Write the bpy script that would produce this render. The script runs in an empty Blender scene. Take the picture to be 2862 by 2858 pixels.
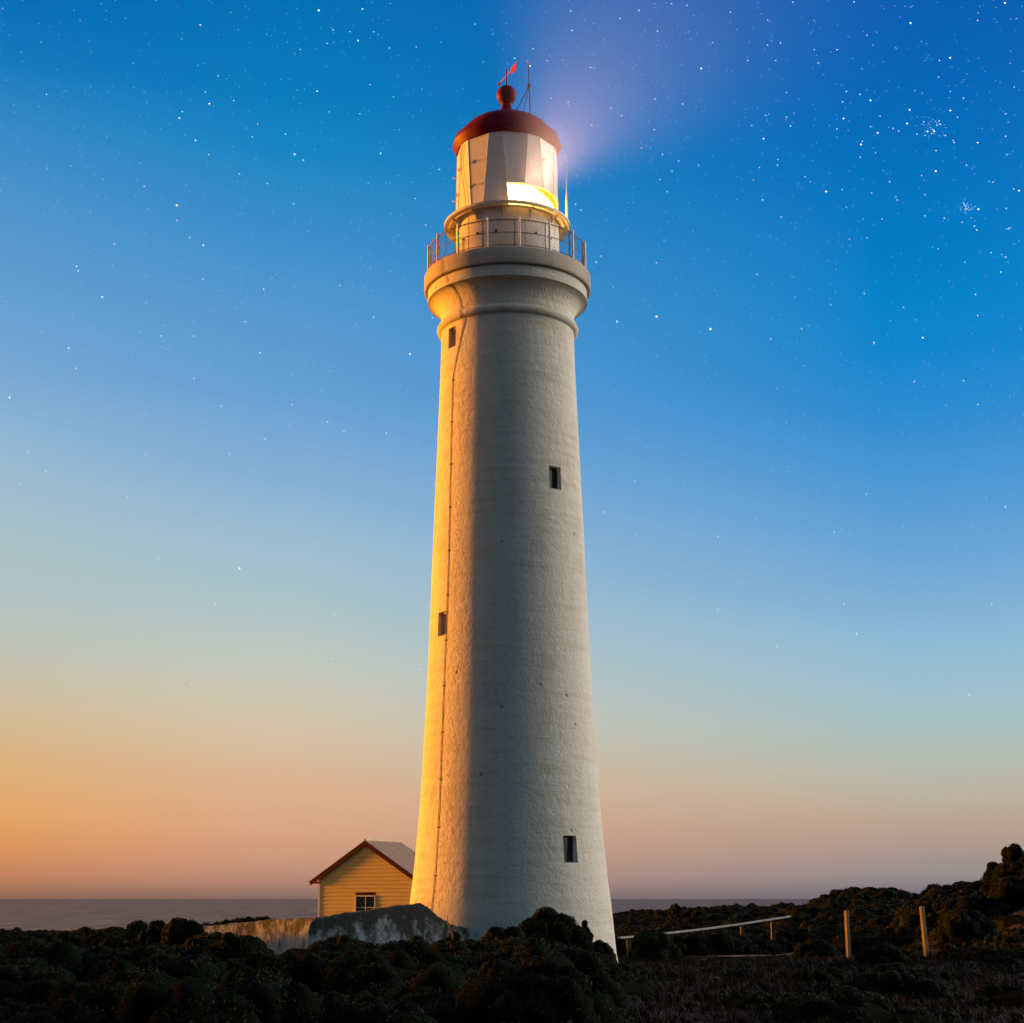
import bpy, bmesh, math, random
import numpy as np
from mathutils import Vector, Matrix
from math import sin, cos, tan, atan, atan2, pi, radians, sqrt, exp

S = bpy.context.scene
COL = S.collection
rng = np.random.default_rng(11)
random.seed(5)

# ------------------------------------------------------------------ camera
EYE = 1.75                        # eye height above the ground at the tower
F = 4400.0                        # focal length in photograph pixels
PITCH = atan(1077 / F)
cd = bpy.data.cameras.new('camera')
cam = bpy.data.objects.new('camera', cd)
COL.objects.link(cam)
cd.sensor_width = 36
cd.lens = F / 2862 * 36
cd.clip_start = 0.1
cd.clip_end = 60000
cam.location = (0, 0, EYE)
cam.rotation_euler = (pi / 2 + PITCH, 0, 0)
S.camera = cam

# ------------------------------------------------------------------ sun
SUN_AZ = radians(-64)             # from straight ahead (+y), towards the left
SUN_EL = radians(3.2)
SD = Vector((sin(SUN_AZ) * cos(SUN_EL), cos(SUN_AZ) * cos(SUN_EL), sin(SUN_EL)))
sl = bpy.data.lights.new('sun', 'SUN')
sl.energy = 5.0
sl.angle = radians(5.0)
sl.color = (1.0, 0.31, 0.008)
so = bpy.data.objects.new('sun', sl)
so.rotation_euler = SD.to_track_quat('Z', 'Y').to_euler()
so.location = (-60, 40, 30)
COL.objects.link(so)

# ------------------------------------------------------------------ sky
W = bpy.data.worlds.new('World')
S.world = W
W.use_nodes = True
nt = W.node_tree
nt.nodes.clear()
def lin(c):
    return tuple(((v / 255) / 12.92 if v / 255 <= .04045 else ((v / 255 + .055) / 1.055) ** 2.4) for v in c)
class G:
    """tiny node-graph helper"""
    def __init__(s, tree): s.t = tree
    def n(s, kind, **kw):
        nd = s.t.nodes.new(kind)
        for k, v in kw.items():
            setattr(nd, k, v)
        return nd
    def l(s, a, b): s.t.links.new(a, b)
    def put(s, sock, v):
        if isinstance(v, bpy.types.NodeSocket): s.l(v, sock)
        else: sock.default_value = v
    def m(s, op, a, b=None, c=None, clamp=False):
        nd = s.n('ShaderNodeMath', operation=op, use_clamp=clamp)
        s.put(nd.inputs[0], a)
        if b is not None: s.put(nd.inputs[1], b)
        if c is not None: s.put(nd.inputs[2], c)
        return nd.outputs[0]
    def mix(s, fac, a, b, blend='MIX'):
        nd = s.n('ShaderNodeMix', data_type='RGBA', blend_type=blend)
        s.put(nd.inputs[0], fac); s.put(nd.inputs[6], a); s.put(nd.inputs[7], b)
        return nd.outputs[2]
    def rng(s, v, a, b, c=0., d=1., kind='SMOOTHSTEP'):
        nd = s.n('ShaderNodeMapRange', interpolation_type=kind)
        s.put(nd.inputs[0], v)
        for i, q in enumerate((a, b, c, d)): nd.inputs[i + 1].default_value = q
        return nd.outputs[0]
    def ramp(s, fac, stops, interp='LINEAR'):
        nd = s.n('ShaderNodeValToRGB')
        cr = nd.color_ramp
        cr.interpolation = interp
        while len(cr.elements) < len(stops): cr.elements.new(0.5)
        for e, (p, c) in zip(cr.elements, sorted(stops)):
            e.position = p
            e.color = (*c[:3], 1)
        s.put(nd.inputs[0], fac)
        return nd.outputs[0]
g = G(nt)
tc = g.n('ShaderNodeTexCoord')
nrm = g.n('ShaderNodeVectorMath', operation='NORMALIZE')
g.l(tc.outputs['Generated'], nrm.inputs[0])
sep = g.n('ShaderNodeSeparateXYZ')
g.l(nrm.outputs[0], sep.inputs[0])
X, Y, Z = sep.outputs
el = g.m('ARCSINE', Z)
ef = g.m('MULTIPLY', el, 180 / pi / 40, clamp=True)
def epos(y):                       # elevation of a photograph row (1932-px view), as ramp position
    return min(1, max(0, (math.degrees(PITCH - atan((y * 1.4813 - 1429) / F))) / 40))
LEFT = [(0, (5, 106, 178)), (100, (8, 112, 184)), (200, (22, 122, 190)), (300, (50, 136, 198)), (450, (78, 148, 204)), (600, (98, 158, 209)),
        (750, (120, 168, 211)), (850, (142, 181, 212)), (950, (158, 188, 206)), (1050, (172, 194, 200)), (1150, (179, 195, 194)),
        (1250, (192, 193, 178)), (1350, (209, 188, 152)), (1450, (222, 177, 121)), (1550, (229, 163, 93)), (1600, (222, 148, 86)),
        (1650, (198, 130, 90)), (1690, (145, 106, 84))]
RIGHT = [(0, (0, 92, 176)), (200, (0, 101, 184)), (400, (0, 116, 192)), (600, (0, 130, 201)), (700, (16, 134, 205)), (800, (42, 139, 209)),
         (900, (68, 149, 211)), (1000, (92, 159, 214)), (1100, (114, 169, 214)), (1200, (137, 183, 214)), (1300, (155, 191, 207)),
         (1380, (169, 193, 193)), (1450, (182, 187, 174)), (1500, (188, 178, 161)), (1550, (186, 165, 147)), (1600, (173, 152, 142)),
         (1650, (152, 141, 142)), (1690, (116, 112, 122))]
MID = [(0, (0, 110, 181)), (100, (0, 116, 185)), (200, (4, 123, 190)), (300, (18, 132, 196)), (450, (58, 142, 203)), (600, (84, 152, 208)),
       (750, (102, 160, 211)), (850, (122, 170, 213)), (950, (142, 181, 212)), (1050, (160, 191, 208)), (1150, (174, 196, 200)),
       (1250, (192, 199, 188)), (1330, (206, 196, 174)), (1400, (214, 190, 160)), (1500, (221, 175, 140)), (1570, (216, 163, 129)), (1620, (204, 151, 123)),
       (1660, (182, 136, 116)), (1690, (138, 108, 98))]
rl = g.ramp(ef, [(epos(y), lin(c)) for y, c in LEFT])
rr = g.ramp(ef, [(epos(y), lin(c)) for y, c in RIGHT])
# centre of the view a little pinker near the horizon than either side
az = g.m('ARCTAN2', X, Y)
rm = g.ramp(ef, [(epos(y), lin(c)) for y, c in MID])
base = g.mix(g.rng(az, radians(-19), radians(-9), 0, 1, 'LINEAR'), rl, rm)
base = g.mix(g.rng(az, radians(-8), radians(14), 0, 1, 'LINEAR'), base, rr)
# towards the set sun, beyond the left edge of the view, the whole sky warms
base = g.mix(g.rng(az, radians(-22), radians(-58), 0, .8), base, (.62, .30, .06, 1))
# sky behind the observer set far darker, shaped to dim the tower's front
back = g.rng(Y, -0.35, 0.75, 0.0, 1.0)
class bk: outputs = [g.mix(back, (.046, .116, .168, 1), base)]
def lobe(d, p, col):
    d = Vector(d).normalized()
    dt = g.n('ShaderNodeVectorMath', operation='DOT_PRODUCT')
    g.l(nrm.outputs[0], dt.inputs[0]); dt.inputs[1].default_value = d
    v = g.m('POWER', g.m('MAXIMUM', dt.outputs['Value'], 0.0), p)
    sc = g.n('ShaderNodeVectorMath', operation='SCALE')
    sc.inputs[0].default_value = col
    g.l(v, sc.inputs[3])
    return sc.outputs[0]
def vadd(a, b):
    nd = g.n('ShaderNodeVectorMath', operation='ADD')
    g.l(a, nd.inputs[0]); g.l(b, nd.inputs[1]); return nd.outputs[0]
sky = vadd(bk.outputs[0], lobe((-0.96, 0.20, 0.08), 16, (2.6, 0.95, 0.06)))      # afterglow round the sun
sky = vadd(sky, lobe((0.93, 0.30, 0.24), 18, (12.0, 9.9, 7.6)))                # unseen bright patch added off right, fills the tower's right side
# fine unevenness of the air
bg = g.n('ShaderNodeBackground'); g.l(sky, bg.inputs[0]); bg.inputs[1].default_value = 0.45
ns = g.n('ShaderNodeTexSky', sky_type='NISHITA', sun_disc=False)
ns.sun_elevation = SUN_EL
ns.sun_rotation = SUN_AZ
bg2 = g.n('ShaderNodeBackground'); g.l(ns.outputs[0], bg2.inputs[0]); bg2.inputs[1].default_value = 0.0004
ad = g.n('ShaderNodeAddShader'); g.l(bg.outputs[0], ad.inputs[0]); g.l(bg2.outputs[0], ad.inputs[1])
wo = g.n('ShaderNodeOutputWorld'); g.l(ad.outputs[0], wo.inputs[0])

S.view_settings.view_transform = 'Standard'
S.view_settings.look = 'None'
S.view_settings.exposure = 1.15
S.view_settings.gamma = 1
S.render.engine = 'CYCLES'
S.cycles.max_bounces = 6
S.cycles.sample_clamp_indirect = 4

# ------------------------------------------------------------------ helpers
def at(px, py, d):
    """point at ground distance d whose direction is photograph pixel (px,py) of 2862x2858"""
    u = (px - 1431) / F; v = (1429 - py) / F
    y = cos(PITCH) - v * sin(PITCH); z = sin(PITCH) + v * cos(PITCH)
    return Vector((u / y * d, d, EYE + z / y * d))
K = 1.4813                        # 1932-px view -> photograph pixels

def link(o, parent=None):
    COL.objects.link(o)
    if parent: o.parent = parent
    return o
def tag(o, label=None, cat=None, group=None, kind=None):
    for k, v in (('label', label), ('category', cat), ('group', group), ('kind', kind)):
        if v: o[k] = v
    return o
def empty(name, loc=(0, 0, 0), **kw):
    o = bpy.data.objects.new(name, None)
    o.location = loc
    o.empty_display_size = .3
    link(o); tag(o, **kw)
    return o
def mat(name, col=(.5, .5, .5), rough=.8, metal=0., spec=.5):
    m = bpy.data.materials.new(name)
    m.use_nodes = True
    b = m.node_tree.nodes['Principled BSDF']
    b.inputs['Base Color'].default_value = (*col, 1)
    b.inputs['Roughness'].default_value = rough
    b.inputs['Metallic'].default_value = metal
    b.inputs['Specular IOR Level'].default_value = spec
    return m
def noisy(name, c1, c2, scale=4., rough=.8, bump=.0, bscale=30., bdist=.01, spec=.4, stretch=(1, 1, 1), metal=0, detail=6):
    m = mat(name, c1, rough, metal, spec)
    q = G(m.node_tree); b = m.node_tree.nodes['Principled BSDF']
    t = q.n('ShaderNodeTexCoord'); mp = q.n('ShaderNodeMapping')
    mp.inputs['Scale'].default_value = stretch
    q.l(t.outputs['Object'], mp.inputs[0])
    n1 = q.n('ShaderNodeTexNoise'); q.l(mp.outputs[0], n1.inputs['Vector'])
    n1.inputs['Scale'].default_value = scale; n1.inputs['Detail'].default_value = detail
    q.l(q.ramp(n1.outputs['Fac'], [(.32, c1), (.68, c2)]), b.inputs['Base Color'])
    if bump:
        n2 = q.n('ShaderNodeTexNoise'); q.l(t.outputs['Object'], n2.inputs['Vector'])
        n2.inputs['Scale'].default_value = bscale; n2.inputs['Detail'].default_value = 5
        bp = q.n('ShaderNodeBump'); bp.inputs['Strength'].default_value = bump; bp.inputs['Distance'].default_value = bdist
        q.l(n2.outputs['Fac'], bp.inputs['Height']); q.l(bp.outputs[0], b.inputs['Normal'])
    return m

class MB:
    def __init__(s): s.v = []; s.f = []; s.mi = []; s.cur = 0
    def add(s, vs, fs):
        o = len(s.v); s.v += [tuple(p) for p in vs]
        for f in fs: s.f.append([i + o for i in f]); s.mi.append(s.cur)
    def box(s, c, d, rot=None):
        hx, hy, hz = d[0] / 2, d[1] / 2, d[2] / 2
        vs = [Vector((x, y, z)) for x in (-hx, hx) for y in (-hy, hy) for z in (-hz, hz)]
        if rot is not None: vs = [rot @ v for v in vs]
        s.add([v + Vector(c) for v in vs], [(0, 1, 3, 2), (4, 6, 7, 5), (0, 4, 5, 1), (2, 3, 7, 6), (0, 2, 6, 4), (1, 5, 7, 3)])
    def tube(s, pts, r, n=8, closed=False, cap=True):
        pts = [Vector(p) for p in pts]; N = len(pts)
        rr = r if isinstance(r, (list, tuple)) else [r] * N
        rings = []
        prev = None
        for i, p in enumerate(pts):
            if closed: t = pts[(i + 1) % N] - pts[i - 1]
            else: t = pts[min(i + 1, N - 1)] - pts[max(i - 1, 0)]
            t.normalize()
            up = prev if prev is not None else (Vector((0, 0, 1)) if abs(t.z) < .9 else Vector((1, 0, 0)))
            a = t.cross(up).normalized(); b = a.cross(t).normalized(); prev = b
            rings.append([p + (a * cos(2 * pi * k / n) + b * sin(2 * pi * k / n)) * rr[i] for k in range(n)])
        vs = [v for q in rings for v in q]; fs = []
        for i in range(N if closed else N - 1):
            for k in range(n):
                j = (i + 1) % N
                fs.append((i * n + k, i * n + (k + 1) % n, j * n + (k + 1) % n, j * n + k))
        if cap and not closed:
            fs.append(tuple(range(n))[::-1]); fs.append(tuple((N - 1) * n + k for k in range(n)))
        s.add(vs, fs)
    def lathe(s, prof, n=96, a0=0.):
        """prof: list of (r,z) outer surface from bottom to top"""
        vs = []; fs = []
        for r, z in prof:
            for k in range(n):
                a = a0 + 2 * pi * k / n
                vs.append((r * sin(a), -r * cos(a), z))
        for i in range(len(prof) - 1):
            for k in range(n):
                fs.append((i * n + k, i * n + (k + 1) % n, (i + 1) * n + (k + 1) % n, (i + 1) * n + k))
        s.add(vs, fs)
    def poly(s, pts, thick_vec):
        """extruded polygon"""
        n = len(pts); t = Vector(thick_vec)
        vs = [Vector(p) for p in pts] + [Vector(p) + t for p in pts]
        fs = [tuple(range(n)), tuple(range(2 * n - 1, n - 1, -1))] + [(i, i + n, (i + 1) % n + n, (i + 1) % n) for i in range(n)]
        s.add(vs, fs)
    def build(s, name, m, parent=None, smooth=None, bevel=0, **kw):
        me = bpy.data.meshes.new(name)
        me.from_pydata(s.v, [], s.f)
        ms = m if isinstance(m, (list, tuple)) else [m]
        for q in ms: me.materials.append(q)
        if len(ms) > 1: me.polygons.foreach_set('material_index', s.mi)
        bm = bmesh.new(); bm.from_mesh(me)
        bmesh.ops.recalc_face_normals(bm, faces=bm.faces)
        bm.to_mesh(me); bm.free()
        if smooth is not None:
            me.polygons.foreach_set('use_smooth', [True] * len(me.polygons))
            me.set_sharp_from_angle(angle=radians(smooth))
        me.update()
        o = bpy.data.objects.new(name, me)
        link(o, parent); tag(o, **kw)
        if bevel:
            b = o.modifiers.new('bevel', 'BEVEL'); b.width = bevel; b.segments = 2; b.limit_method = 'ANGLE'
        return o

def cyl(a, r, z):                 # point on the tower at angle a (0 = towards the camera, + = right)
    return Vector((r * sin(a), -r * cos(a), z))

# ------------------------------------------------------------------ materials
def plaster(name, base, stain, lump=.018, fine=.006, spec=.3):
    m = mat(name, base, .88, 0, spec)
    q = G(m.node_tree); b = m.node_tree.nodes['Principled BSDF']
    t = q.n('ShaderNodeTexCoord')
    mp = q.n('ShaderNodeMapping'); mp.inputs['Scale'].default_value = (1, 1, .32); q.l(t.outputs['Object'], mp.inputs[0])
    a = q.n('ShaderNodeTexNoise'); q.l(mp.outputs[0], a.inputs[0]); a.inputs['Scale'].default_value = 1.3; a.inputs['Detail'].default_value = 8; a.inputs['Roughness'].default_value = .62
    mp2 = q.n('ShaderNodeMapping'); mp2.inputs['Scale'].default_value = (.5, .5, 6.5); q.l(t.outputs['Object'], mp2.inputs[0])
    c = q.n('ShaderNodeTexNoise'); q.l(mp2.outputs[0], c.inputs[0]); c.inputs['Scale'].default_value = 1.0; c.inputs['Detail'].default_value = 4
    v = q.m('ADD', q.m('MULTIPLY', a.outputs['Fac'], .6), q.m('MULTIPLY', c.outputs['Fac'], .4))
    sp = q.n('ShaderNodeTexNoise'); q.l(t.outputs['Object'], sp.inputs[0]); sp.inputs['Scale'].default_value = 55; sp.inputs['Detail'].default_value = 3
    col = q.ramp(v, [(.36, stain), (.52, base)])
    col = q.mix(q.rng(sp.outputs['Fac'], .3, .7, .0, .35), col, tuple(x * .72 for x in base) + (1,))
    # sparse dark pock marks and rust spots
    vo = q.n('ShaderNodeTexVoronoi'); q.l(t.outputs['Object'], vo.inputs[0]); vo.inputs['Scale'].default_value = 1.15
    spot = q.rng(vo.outputs['Distance'], .035, .075, 1, 0)
    col = q.mix(q.m('MULTIPLY', spot, .55), col, (.12, .09, .065, 1))
    q.l(col, b.inputs['Base Color'])
    n1 = q.n('ShaderNodeTexNoise'); q.l(t.outputs['Object'], n1.inputs[0]); n1.inputs['Scale'].default_value = 5; n1.inputs['Detail'].default_value = 8; n1.inputs['Roughness'].default_value = .68
    n2 = q.n('ShaderNodeTexNoise'); q.l(t.outputs['Object'], n2.inputs[0]); n2.inputs['Scale'].default_value = 34; n2.inputs['Detail'].default_value = 4
    n3 = q.n('ShaderNodeTexNoise'); q.l(mp2.outputs[0], n3.inputs[0]); n3.inputs['Scale'].default_value = .6; n3.inputs['Detail'].default_value = 2
    vb = q.n('ShaderNodeTexVoronoi'); q.l(t.outputs['Object'], vb.inputs[0]); vb.inputs['Scale'].default_value = 3.2
    dent = q.rng(vb.outputs['Distance'], .06, .16, -1, 0)
    h = q.m('ADD', q.m('MULTIPLY', n1.outputs['Fac'], lump * 2.2), q.m('MULTIPLY', n2.outputs['Fac'], fine * 2))
    h = q.m('ADD', h, q.m('MULTIPLY', dent, lump * .55))
    h = q.m('ADD', h, q.m('MULTIPLY', n3.outputs['Fac'], lump * 1.0))
    h = q.m('ADD', h, q.m('MULTIPLY', spot, -lump * 1.2))
    bp = q.n('ShaderNodeBump'); bp.inputs['Strength'].default_value = 1; bp.inputs['Distance'].default_value = 1
    q.l(h, bp.inputs['Height']); q.l(bp.outputs[0], b.inputs['Normal'])
    return m
M = {}
M['plaster'] = plaster('white_plaster', (.76, .74, .68), (.60, .57, .50), .022, .009)
M['concrete'] = plaster('gallery_concrete', (.50, .45, .39), (.32, .28, .23), .006, .004)
M['wallplaster'] = plaster('weathered_plaster', (.56, .61, .67), (.50, .49, .46), .03, .01)
M['panel'] = noisy('white_metal_panel', (.80, .78, .76), (.72, .70, .68), 3, .45, .15, 6, .01)
M['drum'] = noisy('drum_paint', (.76, .75, .73), (.62, .58, .52), 2.2, .55, .2, 12, .01)
M['catwalk'] = noisy('catwalk_paint', (.74, .70, .62), (.55, .46, .34), 5, .5, .1, 20, .005)
M['rail'] = noisy('galvanised_rail', (.84, .80, .78), (.62, .50, .46), 9, .5, 0, metal=.3)
M['rail_dark'] = noisy('rusty_rail', (.20, .14, .12), (.10, .07, .06), 9, .7)
M['wire'] = mat('mesh_wire', (.16, .14, .14), .7, .3)
M['fence_wire'] = mat('rusted_fence_wire', (.02, .016, .012), .9, 0, .05)
M['red'] = noisy('red_paint', (.17, .0015, .032), (.13, .001, .024), 3, .5, .1, 8, .01, .08)
M['vane_red'] = mat('vane_red', (.40, .008, .014), .5, 0, .1)
M['antenna'] = mat('dark_antenna_metal', (.05, .05, .06), .5, .4)
M['cable'] = mat('copper_cable', (.10, .06, .035), .7)
M['glass_dark'] = mat('dark_glass', (.012, .012, .014), .12, 0, .6)
M['board'] = noisy('grey_shutter_board', (.46, .42, .36), (.34, .30, .26), 6, .8)
M['frame_dark'] = mat('window_frame', (.05, .045, .04), .7)
M['white_paint'] = mat('white_paint', (.74, .70, .62), .5)
lm = bpy.data.materials.new('lit_lens'); lm.use_nodes = True
q = G(lm.node_tree); q.t.nodes.clear()
e = q.n('ShaderNodeEmission')
t = q.n('ShaderNodeTexCoord'); sx = q.n('ShaderNodeSeparateXYZ'); q.l(t.outputs['Object'], sx.inputs[0])
edge = q.m('ADD', sx.outputs[2], q.m('MULTIPLY', q.m('MAXIMUM', q.m('SUBTRACT', sx.outputs[0], .75), 0.0), .42))
nz = q.n('ShaderNodeTexNoise'); q.l(t.outputs['Object'], nz.inputs[0]); nz.inputs['Scale'].default_value = 9
edge = q.m('ADD', edge, q.m('MULTIPLY', q.m('SUBTRACT', nz.outputs['Fac'], .5), .10))
dim = q.rng(edge, 22.40, 22.56)
q.l(q.mix(dim, (1, .52, .09, 1), (1, .40, .02, 1)), e.inputs[0])
q.l(q.rng(dim, 0, 1, 20, .8, 'LINEAR'), e.inputs[1])
o_ = q.n('ShaderNodeOutputMaterial'); q.l(e.outputs[0], o_.inputs[0])
M['lit'] = lm

# ------------------------------------------------------------------ terrain
def smooth(a, b, x):
    t = np.clip((x - a) / (b - a), 0, 1); return t * t * (3 - 2 * t)
def crest(points, d):
    """photograph silhouette points -> lateral/forward ratio and height at ground distance d"""
    r = []; h = []
    for x, y in points:
        p = at(x * K, y * K, d); r.append(p.x / p.y); h.append(p.z)
    return np.array(r), np.array(h)
H1 = crest([(1130, 1724), (1240, 1716), (1370, 1708), (1480, 1706), (1540, 1712), (1700, 1740), (1900, 1760)], 112)
H2 = crest([(1380, 1800), (1440, 1752), (1480, 1722), (1530, 1698), (1600, 1677), (1670, 1673), (1720, 1682), (1770, 1696), (1850, 1735), (1950, 1790)], 88)
H3 = crest([(1600, 1800), (1680, 1748), (1730, 1702), (1790, 1670), (1845, 1668), (1880, 1655), (1910, 1625), (1990, 1600), (2300, 1560), (3000, 1560)], 66)
def ground_z(x, y):
    x = np.asarray(x, float); y = np.asarray(y, float)
    d = np.maximum(y, 1e-3); r = np.clip(x / d, -3, 3)
    z = -0.020 * np.maximum(y - 42, 0) * smooth(42, 60, y)
    # shallow rise of the open ground on the right
    z = z + 0.16 * np.sin(x * .31 + 1) * np.sin(y * .23) * smooth(60, 30, y)
    z = np.where(y > 4, z - 0.1 * smooth(30, 22, y), z)
    for (R, Hh), d0, w in ((H1, 112, 26), (H2, 88, 15), (H3, 66, 15)):
        hc = np.interp(r, R, Hh, left=-3, right=Hh[-1]) - .75
        bell = np.exp(-((y - d0) / w) ** 2)
        z = np.maximum(z, z * (1 - bell) + (hc) * bell)
    # unseen bank added left of the view; shades the scrub, gapped for light
    z = z + 2.75 * np.exp(-((x + 27) / 4.5) ** 2) * smooth(64, 54, y) * smooth(-30, 0, y) * (1 - .8 * np.exp(-((y - 48.5) / 3.2) ** 2))
    # cliffs down to the sea, ahead and to the left
    fall = np.maximum(y - 128, 0) + np.maximum(-x - 90, 0)
    z = z - 62 * smooth(0, 90, fall)
    return z
def grid_mesh(name, xs, ys, zf, m, **kw):
    XX, YY = np.meshgrid(xs, ys)
    ZZ = zf(XX, YY)
    v = np.stack([XX, YY, ZZ], -1).reshape(-1, 3)
    nx, ny = len(xs), len(ys)
    i = (np.arange(ny - 1)[:, None] * nx + np.arange(nx - 1)[None]).reshape(-1)
    f = np.stack([i, i + 1, i + nx + 1, i + nx], -1)
    return np_mesh(name, v, f, [m], smooth=True, **kw)
def np_mesh(name, v, f, mats, mi=None, smooth=False, parent=None, **kw):
    me = bpy.data.meshes.new(name)
    nf, k = f.shape
    me.vertices.add(len(v)); me.vertices.foreach_set('co', v.astype(np.float32).ravel())
    me.loops.add(nf * k); me.loops.foreach_set('vertex_index', f.astype(np.int32).ravel())
    me.polygons.add(nf); me.polygons.foreach_set('loop_start', np.arange(nf, dtype=np.int32) * k)
    for q in mats: me.materials.append(q)
    if mi is not None: me.polygons.foreach_set('material_index', mi.astype(np.int32))
    me.update(calc_edges=True)
    me.polygons.foreach_set('use_smooth', np.full(nf, smooth))
    o = bpy.data.objects.new(name, me)
    link(o, parent); tag(o, **kw)
    return o
gm = noisy('dark_soil', (.018, .014, .010), (.032, .021, .013), .7, .95, 1, 3.5, .25, .1, detail=10)
xs = np.concatenate([np.linspace(-420, -60, 50)[:-1], np.linspace(-60, 60, 260), np.linspace(60, 420, 60)[1:]])
ys = np.concatenate([np.linspace(-260, 4, 40)[:-1], np.linspace(4, 130, 270), np.linspace(130, 330, 60)[1:]])
grid_mesh('ground', xs, ys, ground_z, gm, kind='structure', label='dark scrubby headland ground around the lighthouse')
# sea
sm = mat('sea_water')
q = G(sm.node_tree); q.t.nodes.clear()
t = q.n('ShaderNodeTexCoord'); n1 = q.n('ShaderNodeTexNoise'); q.l(t.outputs['Object'], n1.inputs[0])
n1.inputs['Scale'].default_value = .08; n1.inputs['Detail'].default_value = 8
bp = q.n('ShaderNodeBump'); bp.inputs['Strength'].default_value = 1; bp.inputs['Distance'].default_value = 1.1
gl = q.n('ShaderNodeBsdfGlossy'); gl.inputs['Color'].default_value = (.27, .20, .18, 1); gl.inputs['Roughness'].default_value = .24
q.l(n1.outputs['Fac'], bp.inputs['Height']); q.l(bp.outputs[0], gl.inputs['Normal'])
mp = q.n('ShaderNodeMapping'); mp.inputs['Scale'].default_value = (.012, .0045, 1); q.l(t.outputs['Object'], mp.inputs[0])
n4 = q.n('ShaderNodeTexNoise'); q.l(mp.outputs[0], n4.inputs[0]); n4.inputs['Scale'].default_value = 1; n4.inputs['Detail'].default_value = 7; n4.inputs['Roughness'].default_value = .65
q.l(q.ramp(n4.outputs['Fac'], [(.34, (.19, .14, .125)), (.66, (.36, .265, .235))]), gl.inputs['Color'])
o_ = q.n('ShaderNodeOutputMaterial'); q.l(gl.outputs[0], o_.inputs[0])
grid_mesh('sea', np.linspace(-30000, 30000, 12), np.linspace(-2000, 45000, 12), lambda x, y: x * 0 - 42., sm, kind='structure', label='hazy evening sea out to the horizon')

# ------------------------------------------------------------------ LIGHTHOUSE
D = 45.0
LH = empty('lighthouse', (-.035, D, 0), label='tall white plastered lighthouse with red dome and lit lantern', cat='lighthouse')
LH.rotation_euler = (0, radians(-0.30), 0)
def hf(y1932, r, a):              # height on the tower at radius r, angle a, seen at this row
    return at(1431, y1932 * K, D - r * cos(a)).z

# shaft with real window recesses
PROF = [(3.12, -.9), (2.95, 0.0), (2.91, .25), (2.86, .8), (2.79, 1.6), (2.72, 2.15), (2.655, 2.8), (2.54, 4.1), (2.445, 5.7), (2.375, 7.1), (2.315, 8.6),
        (2.225, 11.3), (2.165, 13.1), (2.05, 16.2), (2.012, 17.4), (2.0, 18.25)]
pz = [z for r, z in PROF]; pr = [r for r, z in PROF]
rad = lambda z: float(np.interp(z, pz, pr))
wins = []
for (x0, x1, y0, y1, ang, w) in ((845, 860, 617, 655, -55.5, .44), (1031, 1052, 880, 923, 38.8, .41), (828, 844, 1153, 1198, -55, .46), (1057, 1083, 1576, 1627, 37.7, .46)):
    a = radians(ang); r = rad({617: 17.5, 880: 13.3, 1153: 9.1, 1576: 3}[y0])
    z1, z0 = hf(y0, r, a), hf(y1, r, a)
    wins.append((a, w / 2 / r, z0, z1, r))
angs = [2 * pi * k / 112 - pi for k in range(112)]
for a, da, *_ in wins:
    angs = [t for t in angs if min(abs(t - (a - da)), abs(t - (a + da))) > .02] + [a - da, a + da]
angs = sorted(set(round(t, 5) for t in angs))
zs = list(np.arange(-.9, 18.25, .17)) + [18.25]
for a, da, z0, z1, r in wins:
    zs = [t for t in zs if min(abs(t - z0), abs(t - z1)) > .05] + [z0, z1]
zs = sorted(set(round(t, 4) for t in zs))
mb = MB(); na = len(angs)
vs = [cyl(a, rad(z), z) for z in zs for a in angs]
fs = []
for i in range(len(zs) - 1):
    for k in range(na):
        am = (angs[k] + angs[(k + 1) % na] + (2 * pi if k == na - 1 else 0)) / 2; zm = (zs[i] + zs[i + 1]) / 2
        if any(abs(am - a) < da and z0 < zm < z1 for a, da, z0, z1, r in wins): continue
        fs.append((i * na + k, i * na + (k + 1) % na, (i + 1) * na + (k + 1) % na, (i + 1) * na + k))
mb.add(vs, fs)
shaft = mb.build('shaft', M['plaster'], LH, smooth=40)
def ang_side(a): return a < 0
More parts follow.
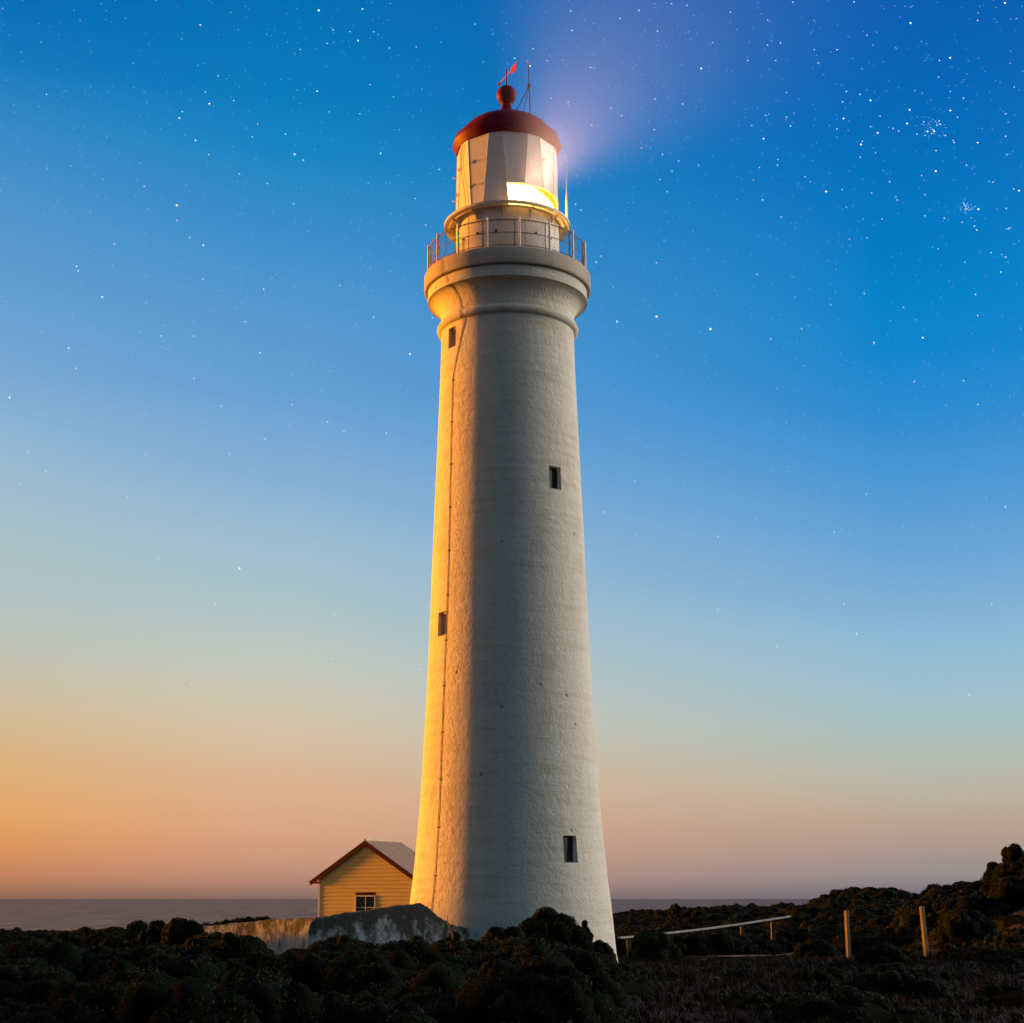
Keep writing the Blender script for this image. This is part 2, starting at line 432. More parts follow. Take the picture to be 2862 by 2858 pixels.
for a, da, z0, z1, r in wins:
    dep = .15 if a < 0 else .22
    shut = ang_side(a)
    n = Vector((sin(a), -cos(a), 0)); tdir = Vector((cos(a), sin(a), 0))
    def cr(sa, z, d):             # corners of the recess, sides parallel to the normal
        p = cyl(a + sa * da, rad(z), z)
        return p - n * d
    mb = MB()
    zi0, zi1 = z0 + .05, z1
    o4 = [cr(-1, z0, 0), cr(1, z0, 0), cr(1, z1, 0), cr(-1, z1, 0)]
    i4 = [cr(-1, z0, dep), cr(1, z0, dep), cr(1, z1, dep), cr(-1, z1, dep)]
    mb.add(o4 + i4, [(0, 1, 5, 4), (1, 2, 6, 5), (2, 3, 7, 6), (3, 0, 4, 7)])
    wdw = mb.build('window', M['plaster'], LH)
    c = (i4[0] + i4[1] + i4[2] + i4[3]) / 4; w = (i4[1] - i4[0]).length; h = z1 - z0
    rot = Matrix.Rotation(a, 3, 'Z')
    fb = MB(); f = .045
    fb.box(c + tdir * (-(w - f) / 2) + n * .03, (f, .05, h - .004), rot); fb.box(c + tdir * ((w - f) / 2) + n * .03, (f, .05, h - .004), rot)
    fb.box(c + Vector((0, 0, (h - f) / 2 - .003)) + n * .03, (w - 2 * f, .046, f), rot); fb.box(c - Vector((0, 0, (h - f) / 2 - .003)) + n * .03, (w - 2 * f, .046, f), rot)
    fb.build('frame', M['board'] if shut else M['frame_dark'], wdw)
    pb = MB(); pb.box(c + n * .008, (w, .012, h), rot); pb.build('shutter' if shut else 'pane', M['board'] if shut else M['glass_dark'], wdw)

def arc(cx, cz, r, a0, a1, n=8):
    return [(cx + r * cos(radians(a0 + (a1 - a0) * i / n)), cz + r * sin(radians(a0 + (a1 - a0) * i / n))) for i in range(n + 1)]
# moulded cornice: torus ring, concave cavetto, fillet
mb = MB()
pf = [(1.95, 18.22)] + arc(2.01, 18.355, .125, -85, 80, 10) + [(2.0, 18.50), (2.0, 18.60)]
pf += [(2.0 + .42 * (1 - cos(radians(t))) , 18.62 + .60 * sin(radians(t))) for t in range(0, 91, 6)]
pf += [(2.42, 19.245), (2.425, 19.30)]
mb.lathe(pf, 144)
mb.build('cornice', M['plaster'], LH, smooth=35)
mb = MB()
mb.lathe([(2.35, 19.29), (2.40, 19.292), (2.415, 19.31), (2.415, 19.545), (2.30, 19.56)], 144)
mb.build('cornice_band', M['plaster'], LH, smooth=35)
mb = MB()
mb.lathe([(2.25, 19.562), (2.50, 19.566), (2.525, 19.585), (2.53, 19.62), (2.53, 20.03), (2.515, 20.06), (2.40, 20.075), (1.2, 20.10)], 144)
mb.build('gallery_slab', M['concrete'], LH, smooth=35)
# gallery railing
RL = empty('railing'); RL.parent = LH
RR = 2.40
ZB, ZM, ZT = 20.16, 20.55, 20.95
for k in range(16):
    a = radians(8.5 + 22.5 * k)
    m1 = MB()
    p0 = cyl(a, RR + .02, 20.05); p1 = cyl(a, RR + .02, 20.99)
    m1.tube([p0, p1], .034, 8); m1.tube([p1, p1 + Vector((0, 0, .035)), p1 + Vector((0, 0, .06))], [.03, .03, .008], 8)
    m1.box(cyl(a, RR + .02, 20.075), (.11, .09, .02), Matrix.Rotation(a, 3, 'Z'))
    m1.build('post', M['rail'], RL, smooth=40)
    m2 = MB(); a2 = a - .055
    m2.tube([cyl(a2, RR - .01, 20.08), cyl(a2, RR - .01, 20.94)], .016, 6)
    m2.build('post', M['rail_dark'], RL, smooth=40)
for z, r in ((ZB, .013), (ZM, .012), (ZT, .017)):
    mb = MB(); mb.tube([cyl(2 * pi * k / 96, RR - .015, z) for k in range(96)], r, 6, closed=True)
    mb.build('rail', M['rail_dark'], RL, smooth=60)
mb = MB(); nst = 132
for k in range(nst):
    for sgn in (-1, 1):
        a0 = 2 * pi * k / nst; dz = ZT - ZB; tw = sgn * dz / (RR)
        mb.tube([cyl(a0 + tw * t, RR - .016, ZB + dz * t) for t in (0, .33, .67, 1)], .0032, 3, cap=False)
mb.build('wire_mesh', M['wire'], RL)
# drum
mb = MB(); mb.lathe([(1.63, 20.09), (1.63, 20.16), (1.59, 20.17), (1.59, 21.74), (1.2, 21.75)], 96)
drum = mb.build('lantern_drum', M['drum'], LH, smooth=35)
for k in range(16):
    a = radians(-2 + 22.5 * k)
    mb = MB(); mb.box(cyl(a, 1.592, 20.95), (.022, .012, 1.54), Matrix.Rotation(a, 3, 'Z')); mb.build('seam', M['drum'], drum)
for x, y, rr_ in ((805, 375, .045), (1205, 400, .035), (615, 400, .035), (470, 465, .035), (1355, 460, .035)):
    lat = (x - 915) * .2795 / F * 46.6
    a = math.asin(max(-.98, min(.98, lat / 1.59)))
    z = at(1431, 540 + y * .2795, D - 1.59 * cos(a)).z
    mb = MB(); n = Vector((sin(a), -cos(a), 0))
    p = cyl(a, 1.58, z); mb.tube([p, p + n * .05, p + n * .06], [rr_, rr_, rr_ * .6], 12); mb.build('vent', M['rail_dark'], drum, smooth=40)
# catwalk ring under the lantern
CW = 1.94
mb = MB()
mb.lathe([(CW - .03, 21.785), (CW - .03, 21.70), (CW, 21.705), (CW, 21.785), (CW - .03, 21.785)], 112)
mb.lathe([(1.57, 21.74), (1.64, 21.735), (1.64, 21.78), (1.57, 21.785)], 96)
mb.lathe([(1.77, 21.74), (1.79, 21.74), (1.79, 21.77), (1.77, 21.77), (1.77, 21.74)], 96)
for k in range(210):
    a_ = 2 * pi * k / 210; mb.box(cyl(a_, 1.775, 21.756), (.022, .29, .03), Matrix.Rotation(a_, 3, 'Z'))
cw = mb.build('catwalk', M['catwalk'], LH, smooth=35)
for k in range(12):
    a = radians(-5 + 30 * k); rot = Matrix.Rotation(a, 3, 'Z'); mb = MB()
    mb.poly([cyl(a, 1.592, 21.40), cyl(a, 1.592, 21.698), cyl(a, CW - .04, 21.698), cyl(a, CW - .06, 21.66), cyl(a, 1.68, 21.56)], Vector((cos(a), sin(a), 0)) * .025)
    mb.build('bracket', M['catwalk'], cw)
mb = MB(); mb.tube([cyl(2 * pi * k / 80, 1.79, 21.675) for k in range(80)], .014, 6, closed=True); mb.build('conduit', M['catwalk'], cw, smooth=60)
# grab rail along the lantern foot on the lit side (seen against the light)
# lantern: sixteen flat panels, wide-top and narrow-top in turn
ZL, ZW0, ZW1, ZR = 21.78, 21.80, 22.52, 24.27
RLb, RLt = 1.585, 1.55
def pan(k, z):                    # edge angles of panel k at height z
    c = -35 + 22.5 * k; t = (z - ZL) / (ZR - ZL)
    hb, ht = ((7.8, 15.) if k % 2 == 0 else (14.7, 7.5))
    h = hb + (ht - hb) * t
    return radians(c - h), radians(c + h)
def lr(z): return RLb + (RLt - RLb) * (z - ZL) / (ZR - ZL)
# lit window spans panels 2..5
LIT = {2, 3, 4, 5}
for k in range(16):
    lo = ZW1 if k in LIT else ZL
    def quad(z0, z1, inset=0.):
        a0, a1 = pan(k, z0); b0, b1 = pan(k, z1)
        return [cyl(a0, lr(z0) - inset, z0), cyl(a1, lr(z0) - inset, z0), cyl(b1, lr(z1) - inset, z1), cyl(b0, lr(z1) - inset, z1)]
    mb = MB(); qd = quad(lo, ZR)
    c = (pan(k, 23)[0] + pan(k, 23)[1]) / 2; n = Vector((sin(c), -cos(c), 0))
    mb.poly(qd, -n * .03)
    pn = mb.build('lantern_panel', M['panel'], LH)
    # thin seam strip on the panel's left edge and a cross seam
    sb = MB(); sb.tube([qd[0] + n * .004, qd[3] + n * .004], .008, 5)
    sb.build('seam', M['panel'], pn)
    if k in LIT:
        zt, zb = ZW1 - .002, ZW0
        a0, a1 = pan(k, zb); b0, b1 = pan(k, zt)
        pts = [cyl(a0, lr(zb) - .05, zb), cyl(a1, lr(zb) - .05, zb), cyl(b1, lr(zt) - .05, zt), cyl(b0, lr(zt) - .05, zt)]
        wb = MB(); wb.poly(pts, -n * .01); gp = wb.build('lit_window', M['lit'], LH)
        fb = MB()
        fb.tube([qd[0] + n * .012, qd[1] + n * .012], .018, 6)
        fb.build('frame', M['catwalk'], gp)
# hinges / handles on the two left panels
def hardware(x, y, kind):
    lat = (x - 910) * .28 / F * 48.5; a = math.asin(max(-.985, min(.985, lat / 1.57)))
    z = at(1431, 160 + y * .28, D - 1.57 * cos(a)).z
    n = Vector((sin(a), -cos(a), 0)); t_ = Vector((cos(a), sin(a), 0)); mb = MB(); p = cyl(a, 1.56, z)
    if kind == 'ring':
        mb.tube([p + n * .05 + (t_ * cos(2 * pi * i / 12) + Vector((0, 0, 1)) * sin(2 * pi * i / 12)) * .055 for i in range(12)], .008, 5, closed=True)
        mb.tube([p, p + n * .05], .012, 5)
    elif kind == 'hinge':
        mb.tube([p + n * .02, p + n * .02 + t_ * .26], .011, 5); mb.tube([p + n * .02 + t_ * .2 + Vector((0, 0, .035)), p + n * .02 + t_ * .26, p + n * .02 + t_ * .2 - Vector((0, 0, .035))], .010, 5)
        mb.tube([p + n * .02 + Vector((0, 0, -.06)), p + n * .02 + Vector((0, 0, .06))], .013, 5)
    else:
        mb.tube([p, p + n * .13], .012, 5); mb.tube([p + n * .13 - Vector((0, 0, .03)), p + n * .13 + Vector((0, 0, .03))], .014, 5)
    mb.build('hinge' if kind == 'hinge' else 'handle', M['rail_dark'] if kind != 'knob' else M['rail'], LH, smooth=50)
for x, y, kd in ((440, 1125, 'ring'), (427, 1378, 'ring'), (545, 1052, 'hinge'), (550, 1292, 'hinge'), (412, 1210, 'knob'), (408, 1440, 'knob'), (1265, 1030, 'ring')):
    hardware(x, y, kd)
# lamp inside, optic drum
mb = MB(); mb.lathe([(.01, 21.9), (.42, 21.95), (.52, 22.2), (.42, 22.5), (.01, 22.55)], 32); mb.build('lamp', M['lit'], LH, smooth=50)
# floor and inner ceiling of the lantern
mb = MB(); mb.lathe([(.02, 21.79), (1.5, 21.795)], 48); mb.build('lantern_floor', M['drum'], LH)
# roof
mb = MB(); n16 = 16; a0 = radians(-35 - 11.25)
mb.lathe([(1.50, 24.22), (1.58, 24.20), (1.70, 24.40), (1.715, 24.45), (1.63, 24.66), (1.44, 24.72)], 16, a0)
mb.lathe([(1.50, 24.68)] + [(1.43 * cos(radians(t)), 24.69 + .74 * sin(radians(t))) for t in range(0, 86, 5)] + [(.02, 25.435)], 96)
roof = mb.build('roof', M['red'], LH, smooth=28)
mb = MB()
bc = 26.235; br = .315
pf = [(.24, 25.38), (.21, 25.55), (.195, 25.75), (.168, 25.82), (.155, 25.88), (.165, 25.93), (.205, 25.955), (.215, 25.985), (.19, 26.01)]
pf += [(br * sin(radians(t)), bc - br * cos(radians(t))) for t in range(40, 179, 8)] + [(.012, bc + br)]
mb.lathe(pf, 48); mb.build('ball_finial', M['red'], roof, smooth=50)
mb = MB(); mb.tube([(0, 0, 26.53), (0, 0, 27.13), (0, 0, 27.16)], [.03, .026, .012], 8)
dv = Vector((.45, -.89, 0)); zc = 26.90
mb.tube([dv * -.52 + Vector((0, 0, zc)), dv * .3 + Vector((0, 0, zc))], .016, 8)
for t in range(5): pass
cb = dv * -.54 + Vector((0, 0, zc))
mb.tube([cb - dv * .06, cb - dv * .045, cb, cb + dv * .045, cb + dv * .06], [.005, .035, .05, .035, .005], 10)
P2 = lambda s, z: dv * s + Vector((0, 0, zc + z))
sd = Vector((.89, .45, 0)) * .012
mb.poly([P2(.25, 0) - sd / 2, P2(.36, .11) - sd / 2, P2(.72, .15) - sd / 2, P2(.66, -.01) - sd / 2, P2(.70, -.13) - sd / 2, P2(.36, -.10) - sd / 2], sd)
mb.build('weather_vane', M['vane_red'], roof, smooth=40)
# antenna mast with struts
AN = MB()
ax, ay = .74, -.30
hub = Vector((ax - .03, ay, 26.40)); AN.tube([(ax, ay, 25.2), hub, (ax - .05, ay, 27.12)], .017, 6)
AN.tube([(ax - .05, ay, 27.1), (ax - .13, ay, 27.30)], .010, 5); AN.tube([(ax - .05, ay, 27.1), (ax + .03, ay, 27.27)], .010, 5); AN.tube([(ax - .05, ay, 27.1), (ax - .06, ay - .1, 27.22)], .008, 5)
AN.tube([hub - Vector((0, 0, .04)), hub + Vector((0, 0, .04))], .055, 8)
AN.tube([hub, (.22, -.30, 25.35)], .014, 5); AN.tube([hub, (.50, -.62, 25.2)], .012, 5)
AN.build('antenna', M['antenna'], roof)
for lat, aa in ((-1.02, -58), (-1.52, -75), (1.12, 55), (1.50, 72)):
    r = abs(lat) / abs(sin(radians(aa))); p = cyl(radians(aa), r, 24.60 + (.76 * sqrt(max(0, 1 - (r / 1.44) ** 2))))
    mb = MB(); mb.tube([p, p + Vector((0, 0, .30))], [.012, .006], 5); mb.build('lightning_rod', M['antenna'], roof)
# whip aerial on the catwalk, right
mb = MB(); p = cyl(radians(73), 1.90, 21.74); mb.tube([p, p + Vector((0, 0, .5)), p + Vector((0, 0, 1.0)), p + Vector((0, 0, 2.2))], [.042, .036, .014, .006], 7)
mb.build('whip_aerial', M['white_paint'], cw, smooth=50)
# lightning conductor cable running the height of the tower
pts = []
for zz in np.arange(24.15, 21.8, -.2): pts.append(cyl(radians(-57 - 5 * sin(zz * 2.2)), lr(zz) + .02, zz))
mb = MB(); mb.tube(pts, .009, 5); mb.build('cable', M['cable'], LH)
pts = [cyl(radians(-50), 2.36, 20.9), cyl(radians(-49), 2.40, 20.3), cyl(radians(-50), 2.56, 20.02), cyl(radians(-49.5), 2.55, 19.6), cyl(radians(-49), 2.44, 19.52), cyl(radians(-47), 2.435, 19.32)]
for t in range(84, -1, -12): pts.append(cyl(radians(-47 + (84 - t) * .04), 2.0 + .42 * (1 - cos(radians(t))) + .015, 18.62 + .60 * sin(radians(t))))
pts += [cyl(radians(-42), 2.02, 18.52), cyl(radians(-41.5), 2.15, 18.42), cyl(radians(-41), 2.15, 18.30), cyl(radians(-40), 2.02, 18.2)]
for zz in np.arange(18.0, 16.7, -.25): pts.append(cyl(radians(np.interp(zz, [16.6, 18.1], [-51, -39.5])), rad(zz) + .012, zz))
for zz in np.arange(16.5, .4, -.5): pts.append(cyl(radians(-51 + 1.2 * sin(zz * .7) * .5 + (16.5 - zz) * .16), rad(zz) + .014, zz))
mb = MB(); mb.tube(pts, .0075, 6)
for zz in np.arange(16.4, .8, -1.28):
    a = radians(-51 + 1.2 * sin(zz * .7) * .5 + (16.5 - zz) * .16); mb.box(cyl(a, rad(zz) + .012, zz), (.06, .03, .035), Matrix.Rotation(a, 3, 'Z'))
mb.build('lightning_cable', M['cable'], LH)

# the lamp's own light, thrown through the lit windows
spd = bpy.data.lights.new('lamp_beam', 'SPOT'); spd.energy = 520000; spd.color = (1.0, .54, .36)
spd.spot_size = radians(58); spd.spot_blend = 1.0; spd.shadow_soft_size = .45
sp = bpy.data.objects.new('lamp_beam', spd)
bdir = Vector((.32, -.94, .10)).normalized()
sp.location = Vector((0, D, 22.2)) + bdir * 1.72
sp.rotation_euler = (-bdir).to_track_quat('Z', 'Y').to_euler()
COL.objects.link(sp)

# air lit by the beam: a closed body of thin mist in front of the lantern
hz = bpy.data.materials.new('mist'); hz.use_nodes = True
q = G(hz.node_tree); q.t.nodes.clear()
pvn = q.n('ShaderNodeVolumePrincipled'); pvn.inputs['Color'].default_value = (1, .93, .96, 1)
t = q.n('ShaderNodeTexCoord'); ln = q.n('ShaderNodeVectorMath', operation='LENGTH'); q.l(t.outputs['Object'], ln.inputs[0])
r_ = ln.outputs['Value']
den = q.m('MULTIPLY', q.m('EXPONENT', q.m('MULTIPLY', r_, -1 / 14)), .00015)
den = q.m('ADD', den, q.m('MULTIPLY', q.m('EXPONENT', q.m('MULTIPLY', r_, -1 / 1.1)), .00020))
q.l(q.m('MULTIPLY', den, q.rng(r_, 10, 18.5, 1, 0)), pvn.inputs['Density'])
o_ = q.n('ShaderNodeOutputMaterial'); q.l(pvn.outputs[0], o_.inputs['Volume'])
bm = bmesh.new(); bmesh.ops.create_icosphere(bm, subdivisions=3, radius=19)
me = bpy.data.meshes.new('mist'); bm.to_mesh(me); bm.free(); me.materials.append(hz)
mo = link(bpy.data.objects.new('mist', me)); mo.location = sp.location
tag(mo, kind='stuff', label='faint mist lit by the lamp around the lantern')

# ------------------------------------------------------------------ boundary wall
WL = empty('boundary_wall', (-5.2, 41, 0), label='weathered whitewashed low wall running left from the lighthouse foot', cat='wall')
def wall_piece(name, tops, thick, zb=-.6):
    """tops: (photo x, photo y, distance) along the near top edge"""
    P = [at(x, y, d) for x, y, d in tops]
    # densify
    Q = []
    for a, b in zip(P[:-1], P[1:]):
        for i in range(6): Q.append(a.lerp(b, i / 6))
    Q.append(P[-1])
    n = len(Q); vs = []; fs = []
    for i, p in enumerate(Q):
        t = (Q[min(i + 1, n - 1)] - Q[max(i - 1, 0)]); t.z = 0; t.normalize(); nn = Vector((-t.y, t.x, 0))
        if nn.y < 0: nn = -nn
        wob = .012 * sin(i * 1.7) + .01 * sin(i * .63)
        top = p.z + wob
        r = .07
        vs += [(p.x, p.y, zb), (p.x, p.y, top - r), tuple(p + nn * r * .3 + Vector((0, 0, wob - r * .3))), tuple(p + nn * r + Vector((0, 0, wob))),
               tuple(p + nn * (thick - r) + Vector((0, 0, wob))), tuple(p + nn * (thick - r * .3) + Vector((0, 0, wob - r * .3))), tuple(p + nn * thick + Vector((0, 0, wob - r))),
               (p.x + nn.x * thick, p.y + nn.y * thick, zb)]
    for i in range(n - 1):
        for k in range(7): fs.append((i * 8 + k, i * 8 + k + 1, (i + 1) * 8 + k + 1, (i + 1) * 8 + k))
    fs += [tuple(range(8)), tuple((n - 1) * 8 + k for k in range(8))]
    mb = MB(); mb.add([Vector(v) - WL.location for v in vs], fs)
    return mb.build(name, M['stained'], WL, smooth=50)
def stained():
    m = M['wallplaster'].copy(); m.name = 'lichen_stained_wall'
    q = G(m.node_tree); b = m.node_tree.nodes['Principled BSDF']
    t = q.n('ShaderNodeTexCoord'); mp = q.n('ShaderNodeMapping'); mp.inputs['Scale'].default_value = (2.6, 2.6, 1.5); q.l(t.outputs['Object'], mp.inputs[0])
    a = q.n('ShaderNodeTexNoise'); q.l(mp.outputs[0], a.inputs[0]); a.inputs['Scale'].default_value = 1.6; a.inputs['Detail'].default_value = 9; a.inputs['Roughness'].default_value = .7
    sx = q.n('ShaderNodeSeparateXYZ'); q.l(t.outputs['Object'], sx.inputs[0])
    v = q.m('ADD', a.outputs['Fac'], q.m('MULTIPLY', q.m('SUBTRACT', sx.outputs[2], .85), .28))
    q.l(q.mix(q.rng(v, .38, .60), b.inputs['Base Color'].links[0].from_socket, (.085, .08, .07, 1)), b.inputs['Base Color'])
    return m
M['stained'] = stained()
c4 = lambda x, y, d: (820 + x * .2588, 2300 + y * .2588, d)
wall_piece('wall_section', [c4(165, 1130, 40.9), c4(185, 1060, 40.9), c4(240, 1018, 40.92), c4(400, 992, 41.0), c4(600, 960, 41.1), c4(900, 922, 41.3), c4(1240, 874, 41.6), c4(1385, 866, 41.75),
            c4(1440, 888, 41.8), c4(1500, 938, 41.85), c4(1600, 1020, 41.95), c4(1700, 1080, 42.05), c4(1850, 1125, 42.2), c4(2000, 1150, 42.3)], .38)
c7 = lambda x, y, d: (x * .6004, 2350 + y * .6004, d)
wall_piece('wall_section', [c7(1452, 357, 41.15), c7(1360, 358, 41.7), c7(1260, 362, 42.3), c7(1150, 374, 42.9), c7(1050, 385, 43.4), c7(936, 394, 44.0)], .36)

# ------------------------------------------------------------------ cottage behind
CD = 75.0
cp = at(638 * K + 50 * K, 1725 * K, CD)   # middle of the gable
gz = -1.0
CO = empty('cottage', (cp.x, CD, gz), label='small cream weatherboard cottage with red bargeboards behind the wall', cat='cottage')
ROTC = radians(-31)
CO.rotation_euler = (0, 0, ROTC)
M['dark_red'] = noisy('dark_red_trim', (.09, .003, .006), (.06, .002, .004), 4, .6, spec=.1)
hwid = 2.68; eave = at(1431, 1660 * K, CD).z - gz + .12; apex = at(1431, 1590 * K, CD).z - gz
LEN = 2.7
boards = noisy('cream_boards', (.86, .62, .21), (.76, .53, .17), 2.5, .6, .15, 14, .01, stretch=(.4, .4, 4))
M['roof_iron'] = noisy('iron_roof', (.76, .50, .34), (.62, .41, .28), 3, .5, .1, 10, .01)
slope = (apex - eave) / hwid
def gab(x): return apex - abs(x) * slope
mb = MB(); z = 0; st = .175
winx0, winx1, winz0, winz1 = -.55, .62, at(1431, 1722 * K, CD).z - gz - .25, at(1431, 1688 * K, CD).z - gz
while z < apex - .02:
    z1 = min(z + st, apex)
    def span(zz): return hwid if zz <= eave else max(0.0, (apex - zz) / slope)
    segs = [(-1, 1)]
    a0, a1 = span(z), span(z1)
    parts = [(-a0, a0, -a1, a1)]
    if z1 > winz0 and z < winz1: parts = [(-a0, winx0, -a1, winx0), (winx1, a0, winx1, a1)]
    for l0, r0, l1, r1 in parts:
        mb.add([(l0, -.022, z), (r0, -.022, z), (r1, 0, z1 + .001), (l1, 0, z1 + .001), (l0, .0, z), (r0, .0, z)], [(0, 1, 2, 3), (0, 1, 5, 4)])
    z = z1
# side walls, back gable
for sx in (-1, 1):
    z = 0
    while z < eave - .01:
        z1 = min(z + st, eave); x0, x1 = sx * (hwid + .022), sx * hwid
        mb.add([(x0, 0, z), (x0, LEN, z), (x1, LEN, z1), (x1, 0, z1)], [(0, 1, 2, 3)]); z = z1
mb.add([(-hwid, LEN, 0), (hwid, LEN, 0), (hwid, LEN, eave), (0, LEN, apex), (-hwid, LEN, eave)], [(0, 1, 2, 3, 4)])
mb.add([(winx0, 0, winz0), (winx1, 0, winz0), (winx1, 0, winz1), (winx0, 0, winz1), (winx0, .12, winz0), (winx1, .12, winz0), (winx1, .12, winz1), (winx0, .12, winz1)],
       [(0, 1, 5, 4), (1, 2, 6, 5), (2, 3, 7, 6), (3, 0, 4, 7)])
mb.build('wall', boards, CO)
for sx in (-1, 1):
    cb_ = MB(); cb_.box((sx * (hwid - .03), -.026, eave / 2 - .05), (.10, .02, eave - .1)); cb_.build('corner_board', M['white_paint'], CO)
ov = .42; fo = .10
rf = MB()
ex = hwid + ov; ez = apex - ex * slope
nseg = 56
for sx in (-1, 1):
    pts0 = []
    for i in range(nseg + 1):     # corrugations run down the slope, so vary along the ridge direction
        y = -fo + (LEN + 2 * fo) * i / nseg; c = .016 * sin(i * pi / 1.0 + (i % 2) * pi) if False else (.014 if i % 2 else -.014)
        pts0.append((y, c))
    vs = [(0, y, apex + .14 + c) for y, c in pts0] + [(sx * ex, y, ez + .14 + c) for y, c in pts0]
    fs = [(i, i + 1, i + 1 + nseg + 1, i + nseg + 1) for i in range(nseg)]
    o = len(vs); vs += [(0, -fo, apex + .09), (0, LEN + fo, apex + .09), (sx * ex, LEN + fo, ez + .09), (sx * ex, -fo, ez + .09)]
    fs += [(o, o + 1, o + 2, o + 3)]
    rf.add(vs, fs)
rf.tube([(0, -fo, apex + .155), (0, LEN + fo, apex + .155)], .06, 8)
roofc = rf.build('roof', M['roof_iron'], CO, smooth=30)
for yy in (-fo - .03, LEN + fo):
    for sx in (-1, 1):
        bb = MB(); bb.poly([(0, yy, apex + .13), (0, yy, apex - .10), (sx * (ex + .02), yy, ez - .10), (sx * (ex + .02), yy, ez + .13)], (0, .03, 0))
        bb.build('bargeboard', M['dark_red'], CO)
for sx in (-1, 1):
    gb = MB(); gb.tube([(sx * (ex + .05), -fo, ez + .06), (sx * (ex + .05), LEN + fo, ez + .06)], .07, 8); gb.build('gutter', M['dark_red'], CO, smooth=40)
wc = ((winx0 + winx1) / 2, .06, (winz0 + winz1) / 2); ww = winx1 - winx0; wh = winz1 - winz0
wf = MB()
for sx in (-1, 1): wf.box((wc[0] + sx * (ww / 2 - .03), -.005, wc[2]), (.06, .07, wh))
for sz in (-1, 1): wf.box((wc[0], -.005, wc[2] + sz * (wh / 2 - .03)), (ww - .12, .066, .06))
wf.box((wc[0], .01, wc[2]), (.035, .03, wh - .12))
wf.box((wc[0] - ww / 4 + .01, .008, wc[2] - wh * .02), (ww / 2 - .09, .026, .03)); wf.box((wc[0] + ww / 4 - .01, .008, wc[2] - wh * .02), (ww / 2 - .09, .026, .03))
wo_ = wf.build('window', M['white_paint'], CO)
pb = MB(); pb.box((wc[0], .05, wc[2]), (ww - .1, .008, wh - .1)); pb.build('pane', M['glass_dark'], wo_)

# ------------------------------------------------------------------ path, handrail and wire fence on the right
pm = noisy('sandy_path', (.075, .045, .027), (.05, .032, .019), 3, .95, .6, 8, .03)
ctr = [at(1290 * K, 0, 50), at(1345 * K, 0, 52.5), at(1385 * K, 0, 55), at(1425 * K, 0, 58), at(1460 * K, 0, 63)]
vs = []; fs = []
P = []
for a, b in zip(ctr[:-1], ctr[1:]):
    for i in range(6): P.append(a.lerp(b, i / 6))
for i, p in enumerate(P):
    t = (P[min(i + 1, len(P) - 1)] - P[max(i - 1, 0)]); t.z = 0; t.normalize(); nn = Vector((t.y, -t.x, 0))
    for s in np.linspace(-.9, .9, 6):
        w = p + nn * (s + .08 * sin(i * 1.3 + s * 4)); vs.append((w.x, w.y, float(ground_z(w.x, w.y)) + .05 + .03 * (1 - abs(s))))
for i in range(len(P) - 1):
    for k in range(5): fs.append((i * 6 + k, i * 6 + k + 1, i * 6 + k + 7, i * 6 + k + 6))
mb = MB(); mb.add(vs, fs); mb.build('path', pm, kind='structure', label='short stretch of sandy path beside the handrail')

M['timber'] = noisy('weathered_timber', (.20, .145, .09), (.10, .07, .045), 4, .85, .4, 18, .01, stretch=(1, 1, .2))
M['rail_paint'] = noisy('pale_handrail', (.30, .31, .31), (.19, .20, .20), 3, .6, .2, 12, .005)
def ground_at(p): return float(ground_z(p.x, p.y))
HR = empty('handrail_fence', at(1187 * K, 1812 * K, 52) * Vector((1, 1, 0)) if False else Vector((at(1187 * K, 0, 52).x, 52, 0)), label='pale timber handrail on short posts right of the lighthouse', cat='fence')
rail = [(1168, 1768, 51.2), (1187, 1767, 52), (1260, 1759.5, 54), (1334, 1751, 56.5), (1400, 1742, 59), (1458, 1733, 62), (1490, 1728, 64)]
rp = [at(x * K, y * K, d) for x, y, d in rail]
mb = MB()
for a, b in zip(rp[:-1], rp[1:]):
    dd = b - a; q_ = dd.to_track_quat('X', 'Z').to_matrix(); mb.box((a + b) / 2 - HR.location, (dd.length + .02, .10, .06), q_)
mb.build('rail', M['rail_paint'], HR, bevel=.008)
for x, y, d, w in ((1187, 1768, 52.05, .15), (1334, 1752, 56.55, .14), (1400, 1743, 59.1, .12), (1458, 1735, 62.1, .14)):
    p = at(x * K, y * K, d); gz_ = ground_at(p) - .2
    mb = MB(); mb.box(Vector((p.x, p.y + .03, (p.z - .07 + gz_) / 2)) - HR.location, (w, w, p.z - .07 - gz_)); mb.build('post', M['timber'], HR, bevel=.008)
WF = empty('wire_fence', (at(1597 * K, 0, 48).x, 48, 0), label='two bare timber posts of a wire fence before the dark hill', cat='fence')
tops = []
for x, y, xb, yb, d in ((1597, 1717, 1601, 1796, 48), (1739, 1709, 1748, 1800, 43.5)):
    a = at(x * K, y * K, d); b = at(xb * K, yb * K, d); b2 = b + (b - a) * .25
    mb = MB(); a_, b_ = a - WF.location, b2 - WF.location
    q_ = Matrix.Rotation(atan2((a_ - b_).x, (a_ - b_).z), 3, 'Y') @ Matrix.Rotation(radians(30), 3, 'Z')
    mb.box((a_ + b_) / 2, (.105, .105, (a_ - b_).length), q_); mb.build('post', M['timber'], WF, bevel=.012)
    tops.append((a, b))
far0 = (at(1497 * K, 1745 * K, 60), at(1497 * K, 1800 * K, 60)); far1 = (at(1975 * K, 1700 * K, 38), at(1995 * K, 1815 * K, 38))
L_ = [tops[0], tops[1], far1]
